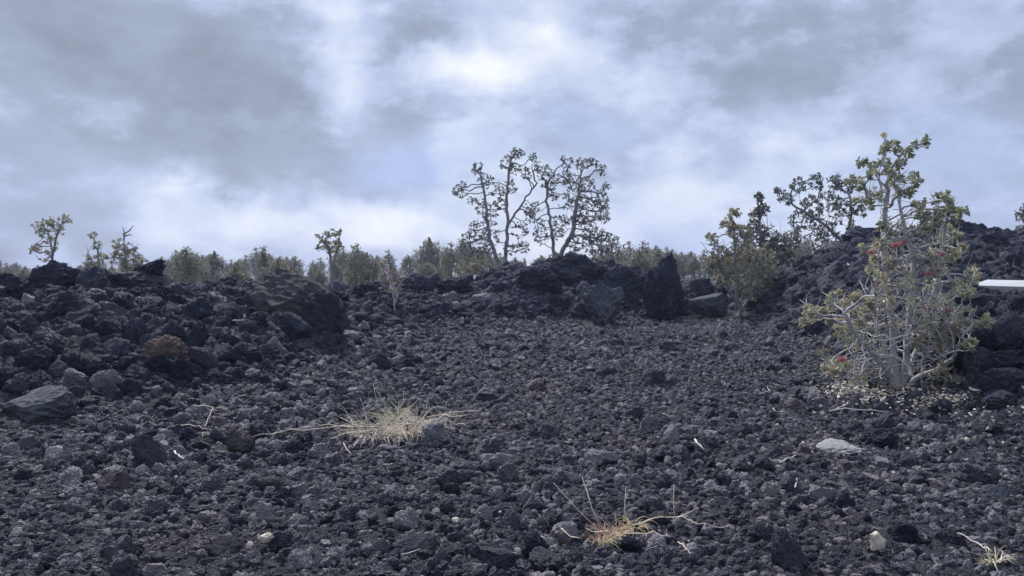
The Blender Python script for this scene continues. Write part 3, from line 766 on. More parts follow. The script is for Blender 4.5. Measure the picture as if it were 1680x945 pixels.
t2 = [(896, 285, 14, 8), (900, 303, 12, 8), (929, 267, 11, 7), (925, 292, 12, 8), (954, 270, 11, 7), (972, 267, 9, 6), (986, 278, 9, 5), (943, 303, 16, 10), (965, 303, 13, 8), (993, 308, 8, 4), (986, 328, 13, 8), (972, 339, 16, 10), (954, 328, 16, 12), (993, 346, 10, 5),
      (968, 360, 16, 10), (990, 360, 10, 5), (950, 360, 14, 10), (921, 364, 14, 8), (929, 332, 14, 8), (889, 389, 14, 8), (882, 364, 12, 6), (914, 382, 12, 7), (972, 382, 16, 10), (993, 386, 10, 5), (943, 400, 14, 8), (968, 400, 16, 10), (910, 320, 10, 5), (880, 340, 9, 4), (985, 402, 14, 6)]
Y2 = 25.0
b2 = at(910, 440, Y2)
stems = [([b2] + tp([(907, 393), (902, 357), (896, 330, .2), (899, 300, .3)], Y2), -1),
         ([b2 + (.14, 0, 0)] + tp([(922, 412, -.1), (940, 382, -.2), (945, 339, -.3), (950, 305, -.3)], Y2), -1)]
wood, crown = tree_meshes(stems, blobs(t2, Y2, .35, r, 4.2), 24, step=.135, tip_r=.007, base_r=.08, leafL=.062, leaves=7, bare=.08, twigs=60, leafW=.6)
plant('mound_tree', 'open-branched dark tree on two leaning stems, right one of the two on the central mound', 'tree', b2, wood, crown, BARK_DARK, LEAF_DARK)

def px_tree(name, label, base_px, Y, stems_px, bl, seed, M_leaf=LEAF_DARK, M_wood=BARK_DARK, k=2.8, dj=.25, cat='tree', **kw):
    q = np.random.default_rng(seed)
    b = at(*base_px, Y)
    g = ground_z(b[0], b[1]); foot = b.copy()
    if g < b[2]: foot[2] = g - .03
    st_ = [([foot + q.normal(0, .03, 3) * (1, 1, 0), b] + tp(s, Y) if foot[2] < b[2] - .05 else [b] + tp(s, Y), -1) for s in stems_px]
    wood, crown = tree_meshes(st_, blobs(bl, Y, dj, q, k), seed, **kw)
    return plant(name, label, cat, foot, wood, crown, M_wood, M_leaf)

px_tree('spreading_tree', 'wide flat-crowned tree behind the bank left of the flowering bush', (1388, 420), 25, [[(1380, 395), (1350, 365), (1325, 352), (1300, 335)], [(1392, 380), (1398, 345), (1390, 315)]],
    [(1276, 315, 6, 3), (1290, 325, 12, 6), (1310, 305, 13, 8), (1340, 300, 13, 8), (1370, 298, 13, 8), (1390, 308, 12, 7), (1330, 340, 18, 11), (1360, 330, 18, 12), (1310, 365, 18, 10), (1350, 370, 22, 14), (1385, 350, 20, 12), (1400, 380, 15, 8), (1300, 388, 14, 8), (1410, 340, 16, 8), (1340, 395, 20, 10), (1370, 400, 18, 8)],
    25, k=4.2, step=.16, tip_r=.008, base_r=.055, leafL=.085, leaves=7, bare=.08, twigs=60, leafW=.6)
px_tree('slender_tree', 'narrow upright dark tree rising out of the back of the thicket', (1250, 500), 22.5, [[(1250, 440), (1247, 380), (1245, 345)], [(1262, 450), (1275, 410)]],
    [(1245, 325, 7, 5), (1250, 345, 10, 7), (1238, 350, 8, 4), (1240, 375, 14, 9), (1260, 388, 18, 12), (1280, 400, 18, 12), (1230, 400, 18, 11), (1290, 422, 14, 9), (1262, 420, 22, 14), (1240, 430, 20, 10), (1300, 400, 10, 5)],
    26, k=4.2, step=.15, tip_r=.010, base_r=.07, leafL=.08, leaves=9, bare=.05, twigs=80, leafW=.6)
px_tree('thicket_bush', 'tangled olive bush full of bare grey twigs at the left end of the bank', (1214, 508), 20.6, [[(1208, 460), (1205, 400), (1204, 365)], [(1225, 465), (1235, 430)], [(1195, 470), (1180, 430)], [(1240, 480), (1262, 455)]],
    [(1205, 352, 9, 5), (1195, 372, 12, 8), (1215, 385, 16, 9), (1168, 395, 10, 4), (1180, 418, 14, 9), (1215, 425, 28, 18), (1250, 430, 28, 16), (1190, 450, 20, 12), (1262, 455, 18, 9), (1225, 465, 22, 10), (1170, 430, 10, 5), (1240, 480, 15, 5)],
    27, M_leaf=LEAF_OLIVE, M_wood=BARK_DARK, k=4.6, step=.13, tip_r=.008, base_r=.045, leafL=.075, leaves=9, bare=.08, twigs=260, leafW=.6, cat='bush')
px_tree('slim_tree', 'slim lone tree with a small flat crown behind the rounded crag', (85, 470), 22, [[(86, 430), (84, 405), (80, 385)], [(86, 420), (92, 390), (100, 370)]],
    [(62, 372, 9, 4), (75, 370, 10, 5), (90, 365, 10, 5), (105, 362, 9, 5), (70, 385, 9, 4), (95, 378, 9, 4), (80, 395, 8, 3), (60, 410, 10, 5), (72, 420, 9, 4), (92, 405, 6, 2)],
    28, M_leaf=LEAF_MID, step=.13, tip_r=.008, base_r=.032, leafL=.075, leaves=8, bare=.1, twigs=20, leafW=.6)
px_tree('thin_shrub', 'thin pale shrub with a leaning top behind the broad crag', (168, 475), 21.5, [[(165, 440), (158, 410), (152, 390)]],
    [(150, 388, 8, 4), (158, 402, 8, 4), (150, 430, 12, 6), (170, 425, 10, 5), (160, 440, 14, 6), (145, 445, 10, 5)], 29, M_leaf=LEAF_MID, step=.13, tip_r=.008, base_r=.03, leafL=.07, leaves=7, bare=.25, twigs=40, leafW=.6, cat='shrub')
sh = px_tree('half_dead_shrub', 'leafy shrub with a bare dead branch forking above it behind the tilted slab', (208, 475), 21, [[(207, 440), (205, 410), (203, 385)]],
    [(192, 402, 9, 5), (200, 415, 12, 7), (215, 412, 10, 6), (225, 420, 10, 6), (185, 425, 10, 5), (210, 432, 14, 8), (232, 430, 8, 4), (200, 445, 14, 6)], 30, M_leaf=LEAF_MID, step=.13, tip_r=.009, base_r=.04, leafL=.07, leaves=8, bare=.1, twigs=40, leafW=.6, cat='shrub')
mb = MB(); o0 = np.array(sh.location)
for pl in ([(203, 395), (204, 382), (201, 372)], [(204, 384), (213, 378), (219, 370)], [(204, 388), (212, 385), (217, 386)]): mb.tube([p - o0 for p in tp(pl, 21)], [.022, .018, .008], 5)
mb.build('dead_branch', BARK_DARK, sh)
px_tree('tufted_tree', 'small dark tree with tufted rounded crown alone above the scrub', (545, 500), 22, [[(544, 450), (543, 430), (540, 405)], [(546, 440), (552, 410)]],
    [(527, 392, 8, 5), (540, 388, 7, 4), (552, 383, 7, 5), (535, 402, 9, 5), (550, 398, 8, 5), (557, 408, 6, 3), (526, 408, 7, 4), (545, 412, 8, 4)], 31, k=1.7, M_leaf=LEAF_MID, step=.12, tip_r=.009, base_r=.036, leafL=.085, leaves=8, bare=.05, twigs=10, leafW=.6)
px_tree('red_shrub', 'small dry shrub with reddish top leaves growing in the notch of the ridge', (646, 500), 17.5, [[(645, 475), (640, 450)], [(650, 480), (660, 455)]],
    [(632, 432, 9, 5), (640, 450, 12, 6), (655, 455, 12, 6), (645, 475, 14, 6), (665, 445, 9, 3)], 32, M_leaf=LEAF_RED, M_wood=BARK, step=.10, tip_r=.006, base_r=.02, leafL=.05, leaves=8, bare=.15, twigs=60, leafW=.6, cat='shrub')
px_tree('mound_foot_bush', 'yellow green bush at the foot of the left mound tree', (800, 485), 23.5, [[(800, 460), (795, 440)], [(808, 462), (820, 445)], [(790, 465), (775, 450)]],
    [(770, 452, 14, 8), (795, 445, 18, 10), (820, 450, 16, 9), (800, 465, 20, 9), (760, 440, 12, 6), (785, 430, 14, 7), (830, 435, 12, 5)], 33, M_leaf=LEAF_YELLOW, M_wood=BARK, step=.13, tip_r=.008, base_r=.03, leafL=.075, leaves=9, bare=.1, twigs=90, leafW=.6, cat='bush')
px_tree('twiggy_shrub', 'low twiggy shrub on the skyline right of the mound trees', (1000, 450), 27, [[(1000, 425), (1005, 405)], [(990, 425), (985, 410)]],
    [(1005, 396, 11, 6), (990, 405, 12, 6), (1015, 408, 10, 5), (1000, 418, 16, 7), (975, 418, 10, 5)], 34, M_leaf=LEAF_DARK, step=.15, tip_r=.010, base_r=.03, leafL=.08, leaves=7, bare=.2, twigs=50, leafW=.6, cat='shrub')
px_tree('edge_tree', 'leafy branch end of a small tree cut by the right edge of the photo', (1700, 410), 24, [[(1695, 385), (1685, 360)]],
    [(1672, 352, 9, 5), (1685, 345, 10, 5), (1680, 368, 10, 5), (1695, 360, 10, 4), (1675, 380, 8, 3)], 35, step=.13, tip_r=.010, base_r=.05, leafL=.085, leaves=8, bare=.1, twigs=10, leafW=.6)

# ---- the scrub behind the lava: a few shapes, then copies
def scrub_shape(seed, W, H, M_leaf, conifer=False, n=250, leafL=.085, bare=.2, twigs=420):
    q = np.random.default_rng(seed); pts = []
    for _ in range(n):
        t = q.uniform(.12, 1) ** .8
        w = W * ((1 - .75 * t) * q.uniform(.5, 1.2) if conifer else math.sqrt(max(.02, 1 - (2 * t - .95) ** 2)) * q.uniform(.5, 1.05))
        a = q.uniform(0, 6.283); s = math.sqrt(q.uniform())
        pts.append((math.cos(a) * w * s, math.sin(a) * w * s, H * t * q.uniform(.88, 1.08)))
    stems = [([(0, 0, -.1), (q.normal(0, .1), q.normal(0, .1), H * .35), (q.normal(0, .15), q.normal(0, .15), H * .6)], -1)]
    for _ in range(3): a = q.uniform(0, 6.283); stems.append(([(math.cos(a) * .08, math.sin(a) * .08, -.1), (math.cos(a) * W * .35, math.sin(a) * W * .35, H * .35)], -1))
    wood, crown = tree_meshes(stems, pts, seed, step=.17, tip_r=.009, base_r=.05, leafL=leafL, leaves=9, bare=bare, twigs=twigs, leafW=.6, sides=4, along=.45)
    if conifer is False and seed % 2: pass
    return wood, crown, M_leaf
KINDS = [
    (scrub_shape(61, .95, 2.3, LEAF_MID), 'rounded sage green shrub in the scrub behind the lava ridge'),
    (scrub_shape(62, .8, 2.7, LEAF_MID, True), 'pointed grey green young tree in the scrub behind the lava ridge'),
    (scrub_shape(63, 1.1, 2.0, LEAF_MID, n=460), 'wide low sage green bush in the scrub behind the lava ridge'),
    (scrub_shape(64, .8, 1.7, LEAF_YELLOW, n=300), 'low yellow green bush in the scrub behind the lava ridge'),
    (scrub_shape(65, .8, 2.6, LEAF_MID, n=240, bare=.3, twigs=260), 'sparse grey twiggy shrub in the scrub behind the lava ridge'),
]
protos_scrub = []
for (wd, cr, Ml), lab in KINDS:
    e = plant('scrub_bush', lab, 'bush', (0, 0, 0), wd, cr, BARK_DARK, Ml, 'scrub bushes behind the lava ridge')
    protos_scrub.append(e)
used = [False] * len(KINDS)
def scrub(k, x, y, H, label=None):
    src = protos_scrub[k]
    if not used[k]: e = src; used[k] = True
    else:
        e = src.copy(); COL.objects.link(e)
        for ch in src.children:
            c = ch.copy(); COL.objects.link(c); c.parent = e
    s = H / (2.3, 2.7, 2.0, 1.7, 2.6)[k]
    e.location = (x, y, ground_z(x, y) - .03); e.rotation_euler.z = random.uniform(0, 6.28); e.scale = (s * random.uniform(.9, 1.25),) * 2 + (s,)
    if label: e['label'] = label
    return e
def scrub_px(k, px, top, Y, label=None):
    p = at(px, top, Y); g = ground_z(p[0], Y)
    return scrub(k, p[0], Y, max(.7, p[2] - g), label)
sky_top = [(-30, 420), (0, 425), (20, 430), (120, 435), (270, 425), (300, 408), (330, 412), (370, 425), (420, 412), (440, 410), (480, 425), (520, 425), (580, 405), (600, 410), (640, 425), (680, 418), (720, 405), (760, 395), (790, 410), (850, 425), (1000, 410), (1050, 408), (1090, 405), (1130, 412), (1160, 415), (1260, 400), (1330, 395), (1600, 392), (1660, 385), (1720, 380)]
tx, ty = zip(*sky_top)
for px in np.arange(-40, 1330, 22):
    k = random.choice((0, 2, 2, 4, 4, 4)); Y = random.uniform(38, 56)
    if 860 < px < 990 and random.random() < .4: continue
    scrub_px(k, px + random.uniform(-9, 9), np.interp(px, tx, ty) + random.gauss(3, 6), Y)
for px in np.arange(-10, 860, 20):
    k = random.choice((0, 2, 2, 3, 4, 4)); Y = random.uniform(25, 36)
    scrub_px(k, px + random.uniform(-12, 12), np.interp(px, tx, ty) + random.uniform(8, 36), Y)
for px in np.arange(1020, 1190, 30): scrub_px(random.choice((0, 2, 2, 4)), px, np.interp(px, tx, ty) + random.uniform(4, 16), random.uniform(28, 34))
for px in np.arange(-60, 1760, 24): scrub_px(random.choice((0, 2, 4, 1)), px + random.uniform(-10, 10), np.interp(px, tx, ty) + random.uniform(0, 8), random.uniform(62, 90))
for px, top, Y in ((1650, 388, 34), (1672, 384, 33), (1700, 380, 30), (1618, 398, 36)): scrub_px(random.choice((0, 2)), px, top, Y)
scrub_px(0, 305, 408, 25, 'rounded grey green bush standing over the crest right of the lava head')
scrub_px(1, 432, 408, 30, 'tallest pointed young tree in the scrub left of the tufted tree')
scrub_px(3, 385, 455, 19, 'small yellowing bush just behind the ridge crest')
scrub_px(4, 585, 402, 25, 'sparse grey shrub close right of the tufted tree')
scrub_px(4, 740, 400, 27, 'sparse shrub with bare tips left of the mound trees')
scrub_px(3, 250, 470, 16.5, 'low yellow green bush seen under the lava head')

# ------------------------------------------------------------------ grasses
def surf(x, y): return float(height(np.array([x]), np.array([y]))[0])
def blade(mb, p, d, L, w, bend, q, tint, seg=5):
    d = d / np.linalg.norm(d); pts = []; c = p.copy(); cur = d.copy()
    for k in range(seg + 1):
        pts.append(c.copy()); cur = cur + np.array((0, 0, -bend / seg)) + q.normal(0, .16, 3); cur /= np.linalg.norm(cur); c = c + cur * L / seg
    mb.tube(pts, w * np.linspace(1, .25, seg + 1), 3, tint, False)
    return pts
def runner(mb, pl, w, q, Y=None, lift=.02, tint=.65):
    """A stem lying over the stones along a line measured on the photo."""
    pts = []
    for a, b in zip(pl[:-1], pl[1:]):
        for t in np.linspace(0, 1, 5)[:-1]: pts.append((a[0] + (b[0] - a[0]) * t, a[1] + (b[1] - a[1]) * t))
    pts.append(pl[-1]); out = []
    for px, py in pts:
        h = hit(px, py); out.append(h + np.array((0, -.03, lift + .10 + q.normal(0, .006))))
    mb.tube(out, w * np.linspace(1.1, .6, len(out)), 4, tint)
    return out

def grass_tuft(label, px, py, spots, nblades, L, M, seed, runners, stalks, spread=1.0, name='grass_tuft', rt=.5):
    q = np.random.default_rng(seed); b = hit(px, py); e = empty(name, b, label, 'grass tuft')
    mb = MB()
    for (sx, sy, rad, share, gl) in spots:
        for _ in range(int(nblades * share)):
            a, s = q.uniform(0, 6.283), math.sqrt(q.uniform()) * rad
            h = hit(sx, sy) + np.array((math.cos(a) * s, math.sin(a) * s * .8, 0)); h[2] = ground_z(h[0], h[1]) + .05
            d = np.array((math.cos(a) * q.uniform(.1, 1.1) * spread, math.sin(a) * q.uniform(.1, .9) * spread, q.uniform(.5, 1.5)))
            t = q.uniform(0, .25) if q.uniform() < gl else q.uniform(.3, 1)
            blade(mb, h - b, d, L * q.uniform(.5, 1.25), .0031 * q.uniform(.6, 1.4), q.uniform(.5, 3.4), q, t)
    mb.build('blades', M, e)
    for pl in runners:
        m2 = MB(); pts = runner(m2, pl, .0034, q, tint=rt)
        for k in range(1, len(pts) - 1):
            if q.uniform() < .45:
                d = q.normal(size=3); d[2] = abs(d[2]) * .6
                blade(m2, pts[k], d, L * q.uniform(.2, .5), .0022, .8, q, q.uniform(.5, 1), 3)
        m2.v = [v - b for v in m2.v]; m2.build('runner', M, e)
    for (x0, y0, x1, y1) in stalks:
        m3 = MB(); a = hit(x0, y0); c = at(x1, y1, a[1] + .05); m = (a + c) / 2 + q.normal(0, .012, 3)
        m3.tube([a - b + (0, 0, .03), m - b, c - b], [.0027, .0021, .0013], 4, rt)
        m3.build('stalk', M, e)
    return e
grass_tuft('big dry straw-coloured grass tuft with a green top sprawling at the toe of the slope', 645, 712,
    [(648, 700, .14, .32, .5), (674, 722, .17, .44, .04), (622, 728, .17, .32, .04), (590, 720, .10, .08, .0), (692, 712, .09, .12, 0), (735, 706, .10, .05, 0)], 400, .30, GRASS, 71,
    [[(620, 722), (560, 720), (480, 728), (415, 738)], [(612, 718), (540, 718), (468, 725)], [(610, 728), (570, 732), (545, 742)], [(595, 735), (580, 758)], [(650, 715), (700, 712), (735, 705)], [(700, 705), (745, 695), (790, 690)], [(720, 700), (765, 703)], [(640, 722), (625, 738)], [(565, 750), (578, 770)], [(660, 725), (670, 745)], [(640, 715), (600, 716), (560, 705)]],
    [(625, 690, 612, 630), (608, 700, 590, 650), (690, 695, 700, 660), (640, 680, 618, 640), (655, 680, 662, 640)])
grass_tuft('reddish and green grass tuft with thin upright stalks near the bottom edge', 1005, 905,
    [(1005, 893, .055, .5, .2), (1040, 880, .05, .22, .55), (990, 905, .045, .3, .25)], 190, .14, GRASS_RED, 72,
    [[(1035, 893), (1075, 880), (1110, 878), (1140, 890), (1195, 898)], [(1110, 878), (1135, 866)], [(1020, 908), (1070, 908), (1098, 914)], [(1000, 905), (960, 900)], [(1110, 922), (1125, 935), (1130, 945)], [(880, 908), (895, 918)], [(920, 900), (950, 920)]],
    [(990, 885, 908, 792), (985, 875, 955, 782), (988, 872, 962, 800), (1022, 880, 1027, 798), (1110, 878, 1106, 795), (1045, 880, 1050, 862)], rt=1.0)
grass_tuft('small grass sprout with bare stalks at the lower right corner', 1630, 942,
    [(1630, 940, .03, .6, .3), (1640, 935, .02, .4, .1)], 34, .10, GRASS, 73, [[(1620, 940), (1595, 922), (1565, 905)]], [(1632, 940, 1615, 895), (1634, 940, 1632, 897), (1630, 940, 1610, 915)])
grass_tuft('sprig of bent dead straw on the lower left slope', 345, 725, [(343, 722, .03, 1, 0)], 10, .14, STRAW and GRASS, 74, [[(320, 683), (352, 686), (345, 705), (338, 722)], [(300, 718), (330, 722), (350, 728)]], [], name='straw_sprig')
grass_tuft('pale grass stems lying on top of the bank behind the white board', 1655, 438, [(1660, 440, .25, 1, .1)], 26, .5, GRASS, 75, [], [(1625, 452, 1680, 432), (1640, 446, 1690, 438)], name='bank_grass')
grass_tuft('yellowish grass stems beside the right branches of the flowering bush', 1552, 470, [(1548, 470, .08, .6, .3), (1572, 478, .08, .4, .3)], 30, .30, GRASS, 76, [], [], name='bank_grass')

# ------------------------------------------------------------------ sticks, litter, pale bits, board
def stick(label, pl, w=.007, seed=0, M=STICK, group=None, lift=.07, name='dry_stick'):
    q = np.random.default_rng(seed); mb = MB(); pts = [hit(px, py) + np.array((0, -.02, lift + .03)) for px, py in pl]
    out = []
    for a, b in zip(pts[:-1], pts[1:]): out += [a + (b - a) * t + q.normal(0, w * .6, 3) for t in (0, .33, .66)]
    out.append(pts[-1]); b = out[0].copy()
    mb.tube([p - b for p in out], w * np.linspace(1, .5, len(out)), 5); o = mb.build(name, M, loc=b)
    return tag(o, label, 'stick', group)
stick('long pale forked stick lying below the flowering bush', [(1360, 690), (1385, 685), (1420, 688), (1456, 690)], .009, 1)
stick('short side stick next to the long pale stick below the bush', [(1368, 688), (1388, 678), (1390, 672)], .006, 2)
stick('thick bleached branch lying at the right end of the leaf litter', [(1585, 650), (1605, 655), (1625, 660)], .014, 3)
stick('curved thin twig on the gravel left of the leaf litter', [(1296, 664), (1315, 660), (1340, 664)], .006, 4)
stick('small forked twig at the far left of the leaf litter', [(1245, 660), (1262, 655), (1258, 648)], .006, 5)
stick('thin wavy twig on gravel below the small forked twig', [(1266, 684), (1270, 690), (1288, 692)], .005, 6)
stick('straight pale stick pointing down the middle gravel', [(1139, 740), (1153, 757)], .008, 7)
stick('pale double twig in the gravel right of the white pebble', [(1278, 779), (1295, 772), (1304, 768)], .006, 8)
stick('short pale twig standing in the right gravel', [(1303, 822), (1305, 808)], .006, 9)
stick('small bent twig beside the flat pale slab', [(1316, 743), (1318, 752)], .007, 10)
stick('pale curved twig under the lower left slope rocks', [(288, 762), (298, 770), (304, 774)], .008, 11)
stick('pale stick lying low at the bottom edge under the left rocks', [(660, 940), (690, 930)], .004, 12)
stick('pale pointed dry leaf blade leaning on the dark bank left of the bush', [(1381, 432), (1390, 440), (1399, 447)], .022, 13, name='dry_stick')
stick('short pale stick in the thicket gap at the bank foot', [(1090, 522), (1098, 530)], .02, 14)

litter = MB(); q = np.random.default_rng(81)
for (px, py, sx, sy, n) in ((1400, 650, 34, 9, 190), (1470, 655, 60, 12, 260), (1530, 665, 34, 10, 300), (1440, 662, 60, 14, 120), (1560, 660, 40, 14, 90), (1380, 645, 26, 6, 90), (1500, 690, 120, 14, 70), (1620, 690, 60, 20, 24), (1640, 640, 30, 12, 18)):
    for _ in range(n):
        x, y = q.normal(px, sx * .6), q.normal(py, sy * .6)
        p = hit(min(x, 1690), max(y, 625)); p = p + np.array((0, q.normal(0, .1), 0)); p[2] = surf(p[0], p[1]) + q.uniform(.012, .065)
        a = q.uniform(0, 6.283); litter.leaf(p, np.array((math.cos(a), math.sin(a), q.normal(0, .5))), np.array((q.normal(0, .8), q.normal(0, .8), 1)), q.uniform(.018, .07), q.uniform(.012, .034), q.uniform(.1, 1))
o = litter.build('fallen_leaves', LITTER); tag(o, 'scatter of cream dry fallen leaves under the flowering bush', 'leaf litter', kind='stuff')

def bit(label, px, py, w, h, M, seed, group=None, name='pale_stone'):
    p = hit(px, py); W, H = w / FPX * p[1], h / FPX * p[1]
    v, f = rock_shape(seed, 4, (1, 1, 1), 8, 1.7); v /= np.ptp(v, axis=0); v *= (W, W * .8, H * 1.3)
    o = link(name, new_mesh(name, v, f.ravel(), np.full(len(f), 3)), M, loc=(p[0], p[1], surf(p[0], p[1]) + H * .45 + .045)); o.rotation_euler.z = seed
    return tag(o, label, 'stone', group)
bit('cream lumpy stone at the bottom edge right of centre', 1437, 932, 26, 26, CREAM, 401)
bit('white rounded pebble in the gravel right of the reddish grass stalks', 1184, 790, 20, 10, PALE, 402)
bit('cream knobbly stone near the bottom edge left of centre', 437, 912, 26, 13, CREAM, 403)
bit('white stone at the bottom edge beside the cream knobbly stone', 411, 924, 16, 10, CREAM, 404)
bit('square cream chip on the right gravel', 1585, 740, 8, 8, CREAM, 405)
bit('small bright white stone in the slope left of the brown hump', 401, 528, 5, 8, CREAM, 406)
bit('pale chip below the large mottled blue grey stone', 748, 877, 18, 8, CREAM, 407)
for k in range(46):
    x, y = (q.uniform(1180, 1670), q.uniform(670, 800)) if k < 30 else (q.uniform(0, 1670), q.uniform(700, 930))
    w = q.uniform(3, 7); bit('tiny white fragment lying loose on the dark gravel', x, y, w, w * .7, CREAM, 420 + k, 'tiny white fragments on the gravel', 'white_fragment')

# white painted board lying on the bank
Yb = 12.6
pa, pb = at(1597, 468, Yb + .5), at(1720, 474, Yb - .3)
d = pb - pa; d[2] = 0; L = np.linalg.norm(d); ang = math.atan2(d[1], d[0])
def board_part(name, prof, y0, y1, parent=None, **kw):
    bm = bmesh.new()
    f = [bm.verts.new((x, y, y0)) for x, y in prof]; g = [bm.verts.new((x, y, y1)) for x, y in prof]
    bm.faces.new(f); bm.faces.new(g[::-1])
    for i in range(len(prof)): j = (i + 1) % len(prof); bm.faces.new((f[j], f[i], g[i], g[j]))
    bmesh.ops.recalc_face_normals(bm, faces=list(bm.faces)); bmesh.ops.bevel(bm, geom=list(bm.edges), offset=.004, segments=2, affect='EDGES')
    me = bpy.data.meshes.new(name); bm.to_mesh(me); bm.free()
    return link(name, me, WHITE, parent, **kw)
o = board_part('white_board', [(0, -.10), (L, -.10), (L, .17), (.17, .17), (.03, .0)], -.022, .022, loc=(pa[0], pa[1], (pa[2] + pb[2]) / 2 + .03)); o.rotation_euler = (R(21), 0, ang)
board_part('lip', [(.01, -.112), (L, -.112), (L, -.104), (.01, -.104)], -.045, .0, o)
tag(o, 'white painted board with a slanted end lying on the bank at the right edge', 'board')
for k, (px, py, Y, w) in enumerate(((1625, 486, 12.6, 40), (1665, 488, 12.2, 46))):
    boulder(('dark lava rock under the slanted end of the white board', 'dark lava rock under the white board at the right edge')[k], px, py + 14, w, 26, LAVA, 610 + k, Y=Y, sub=5, rough=1.2)

# ------------------------------------------------------------------ haze
HAZE = .0010
bm = bmesh.new(); bmesh.ops.create_cube(bm, size=1)
me = bpy.data.meshes.new('haze'); bm.to_mesh(me); bm.free()
m, n, l = mat('haze'); out = n.new('ShaderNodeOutputMaterial'); pv = n.new('ShaderNodeVolumePrincipled')
pv.inputs['Color'].default_value = (.60, .70, 1, 1); pv.inputs['Density'].default_value = HAZE; pv.inputs['Anisotropy'].default_value = .2
l.new(pv.outputs[0], out.inputs['Volume'])
if HAZE:
    o = link('haze', me, m, loc=(0, 0, -3)); o.scale = (480, 480, 30); tag(o, 'thin bluish haze over the lava field', 'haze', kind='stuff')

# ------------------------------------------------------------------ sky and sun
SUN_EL, SUN_AZ = R(44), R(-24)          # azimuth from +Y, negative to the left
w = bpy.data.worlds.new('World'); S.world = w; w.use_nodes = True
n, l = w.node_tree.nodes, w.node_tree.links; n.clear()
out = n.new('ShaderNodeOutputWorld')
def M_(op, a, b=None, c=None):
    k = n.new('ShaderNodeMath'); k.operation = op
    for i, v in enumerate((a, b, c)):
        if v is None: continue
        if isinstance(v, (int, float)): k.inputs[i].default_value = v
        else: l.new(v, k.inputs[i])
    return k.outputs[0]
def V_(op, a, b=None, c=None):
    k = n.new('ShaderNodeVectorMath'); k.operation = op
    for i, v in enumerate((a, b, c)):
        if v is None: continue
        if isinstance(v, tuple): k.inputs[i].default_value = v
        else: l.new(v, k.inputs[i])
    return k.outputs['Value'] if op in ('DOT_PRODUCT', 'LENGTH') else k.outputs[0]
tc = n.new('ShaderNodeTexCoord'); sep = n.new('ShaderNodeSeparateXYZ'); l.new(tc.outputs['Generated'], sep.inputs[0])
az = M_('ARCTAN2', sep.outputs[0], sep.outputs[1]); el = M_('ARCSINE', sep.outputs[2])
cmb = n.new('ShaderNodeCombineXYZ'); l.new(az, cmb.inputs[0]); l.new(el, cmb.inputs[1])
def noise(vec, scale, detail, rough=.55, dist=0, stretch=None):
    if stretch: vec = V_('MULTIPLY', vec, stretch)
    k = n.new('ShaderNodeTexNoise'); k.inputs['Scale'].default_value = scale; k.inputs['Detail'].default_value = detail; k.inputs['Roughness'].default_value = rough; k.inputs['Distortion'].default_value = dist
    l.new(vec, k.inputs['Vector']); return k
D = tc.outputs['Generated']
wn = noise(D, 4.5, 6, .55)
warp = V_('MULTIPLY', V_('SUBTRACT', wn.outputs['Color'], (.5, .5, .5)), (.20, .16, 0))
wn2 = noise(D, 16, 6, .6)
warp = V_('ADD', warp, V_('MULTIPLY', V_('SUBTRACT', wn2.outputs['Color'], (.5, .5, .5)), (.07, .06, 0)))
v = V_('ADD', cmb.outputs[0], warp)
def azel(px, py):
    a, b = ray(px, py); q = math.sqrt(1 + a * a + b * b)
    return math.atan2(a, 1), math.asin(b / q)
acc = None
for px, py, sx, sy, amp in ((190, 130, 290, 180, -.20), (420, 215, 110, 130, -.11), (0, 390, 170, 60, -.16), (545, 40, 55, 60, .26), (550, 150, 45, 60, .22), (600, 220, 60, 50, .08), (690, 40, 70, 50, -.16), (660, 130, 40, 40, -.05),
        (790, 108, 64, 34, .34), (720, 95, 40, 22, .16), (905, 50, 50, 55, .30), (960, 120, 90, 40, .10), (650, 290, 120, 36, -.12), (330, 322, 90, 36, .30), (420, 372, 200, 40, .14), (600, 378, 75, 42, .34), (500, 340, 60, 30, .1), (730, 262, 45, 30, .20), (640, 280, 30, 20, .12), (770, 330, 70, 45, .20), (860, 390, 170, 55, .24),
        (1060, 250, 130, 50, -.05), (1230, 50, 220, 80, -.09), (1200, 285, 130, 55, .14), (1400, 215, 200, 50, .08), (1080, 360, 120, 50, .12), (1650, 90, 220, 170, -.12), (1540, 320, 200, 50, -.05), (1640, 390, 80, 30, .22), (1300, 400, 150, 40, .12)):
    a, e = azel(px, py); ix, iy = FPX / sx / 1.1, FPX / sy / 1.1
    t = V_('MULTIPLY_ADD', v, (ix, iy, 0), (-a * ix, -e * iy, 0))
    g = M_('POWER', 2.71828, M_('MULTIPLY', V_('DOT_PRODUCT', t, t), -1.0))
    acc = M_('MULTIPLY', g, amp) if acc is None else M_('MULTIPLY_ADD', g, amp, acc)
c1 = noise(D, 3.4, 12, .60, .1, (1, 1, 1.8)).outputs['Fac']
c2 = noise(D, 13, 10, .60, .1, (1, 1, 1.6)).outputs['Fac']
c3 = noise(D, 7.5, 11, .58, 0, (1, 1, 1.9)).outputs['Fac']
ed = n.new('ShaderNodeMapRange'); ed.interpolation_type = 'SMOOTHSTEP'; ed.inputs[1].default_value = .45; ed.inputs[2].default_value = .60; ed.inputs[3].default_value = -.05; ed.inputs[4].default_value = .11
l.new(M_('MULTIPLY_ADD', acc, .20, c3), ed.inputs[0])
acc = M_('ADD', acc, ed.outputs[0])
val = M_('ADD', acc, M_('ADD', M_('MULTIPLY_ADD', c1, .85, .005), M_('MULTIPLY_ADD', c2, .5, -.25)))
rp = ramp(n, [(.0, (.19, .22, .285)), (.28, (.275, .32, .425)), (.42, (.365, .425, .59)), (.55, (.46, .52, .675)), (.72, (.575, .62, .735)), (1.0, (.74, .765, .81))])
l.new(val, rp.inputs[0])
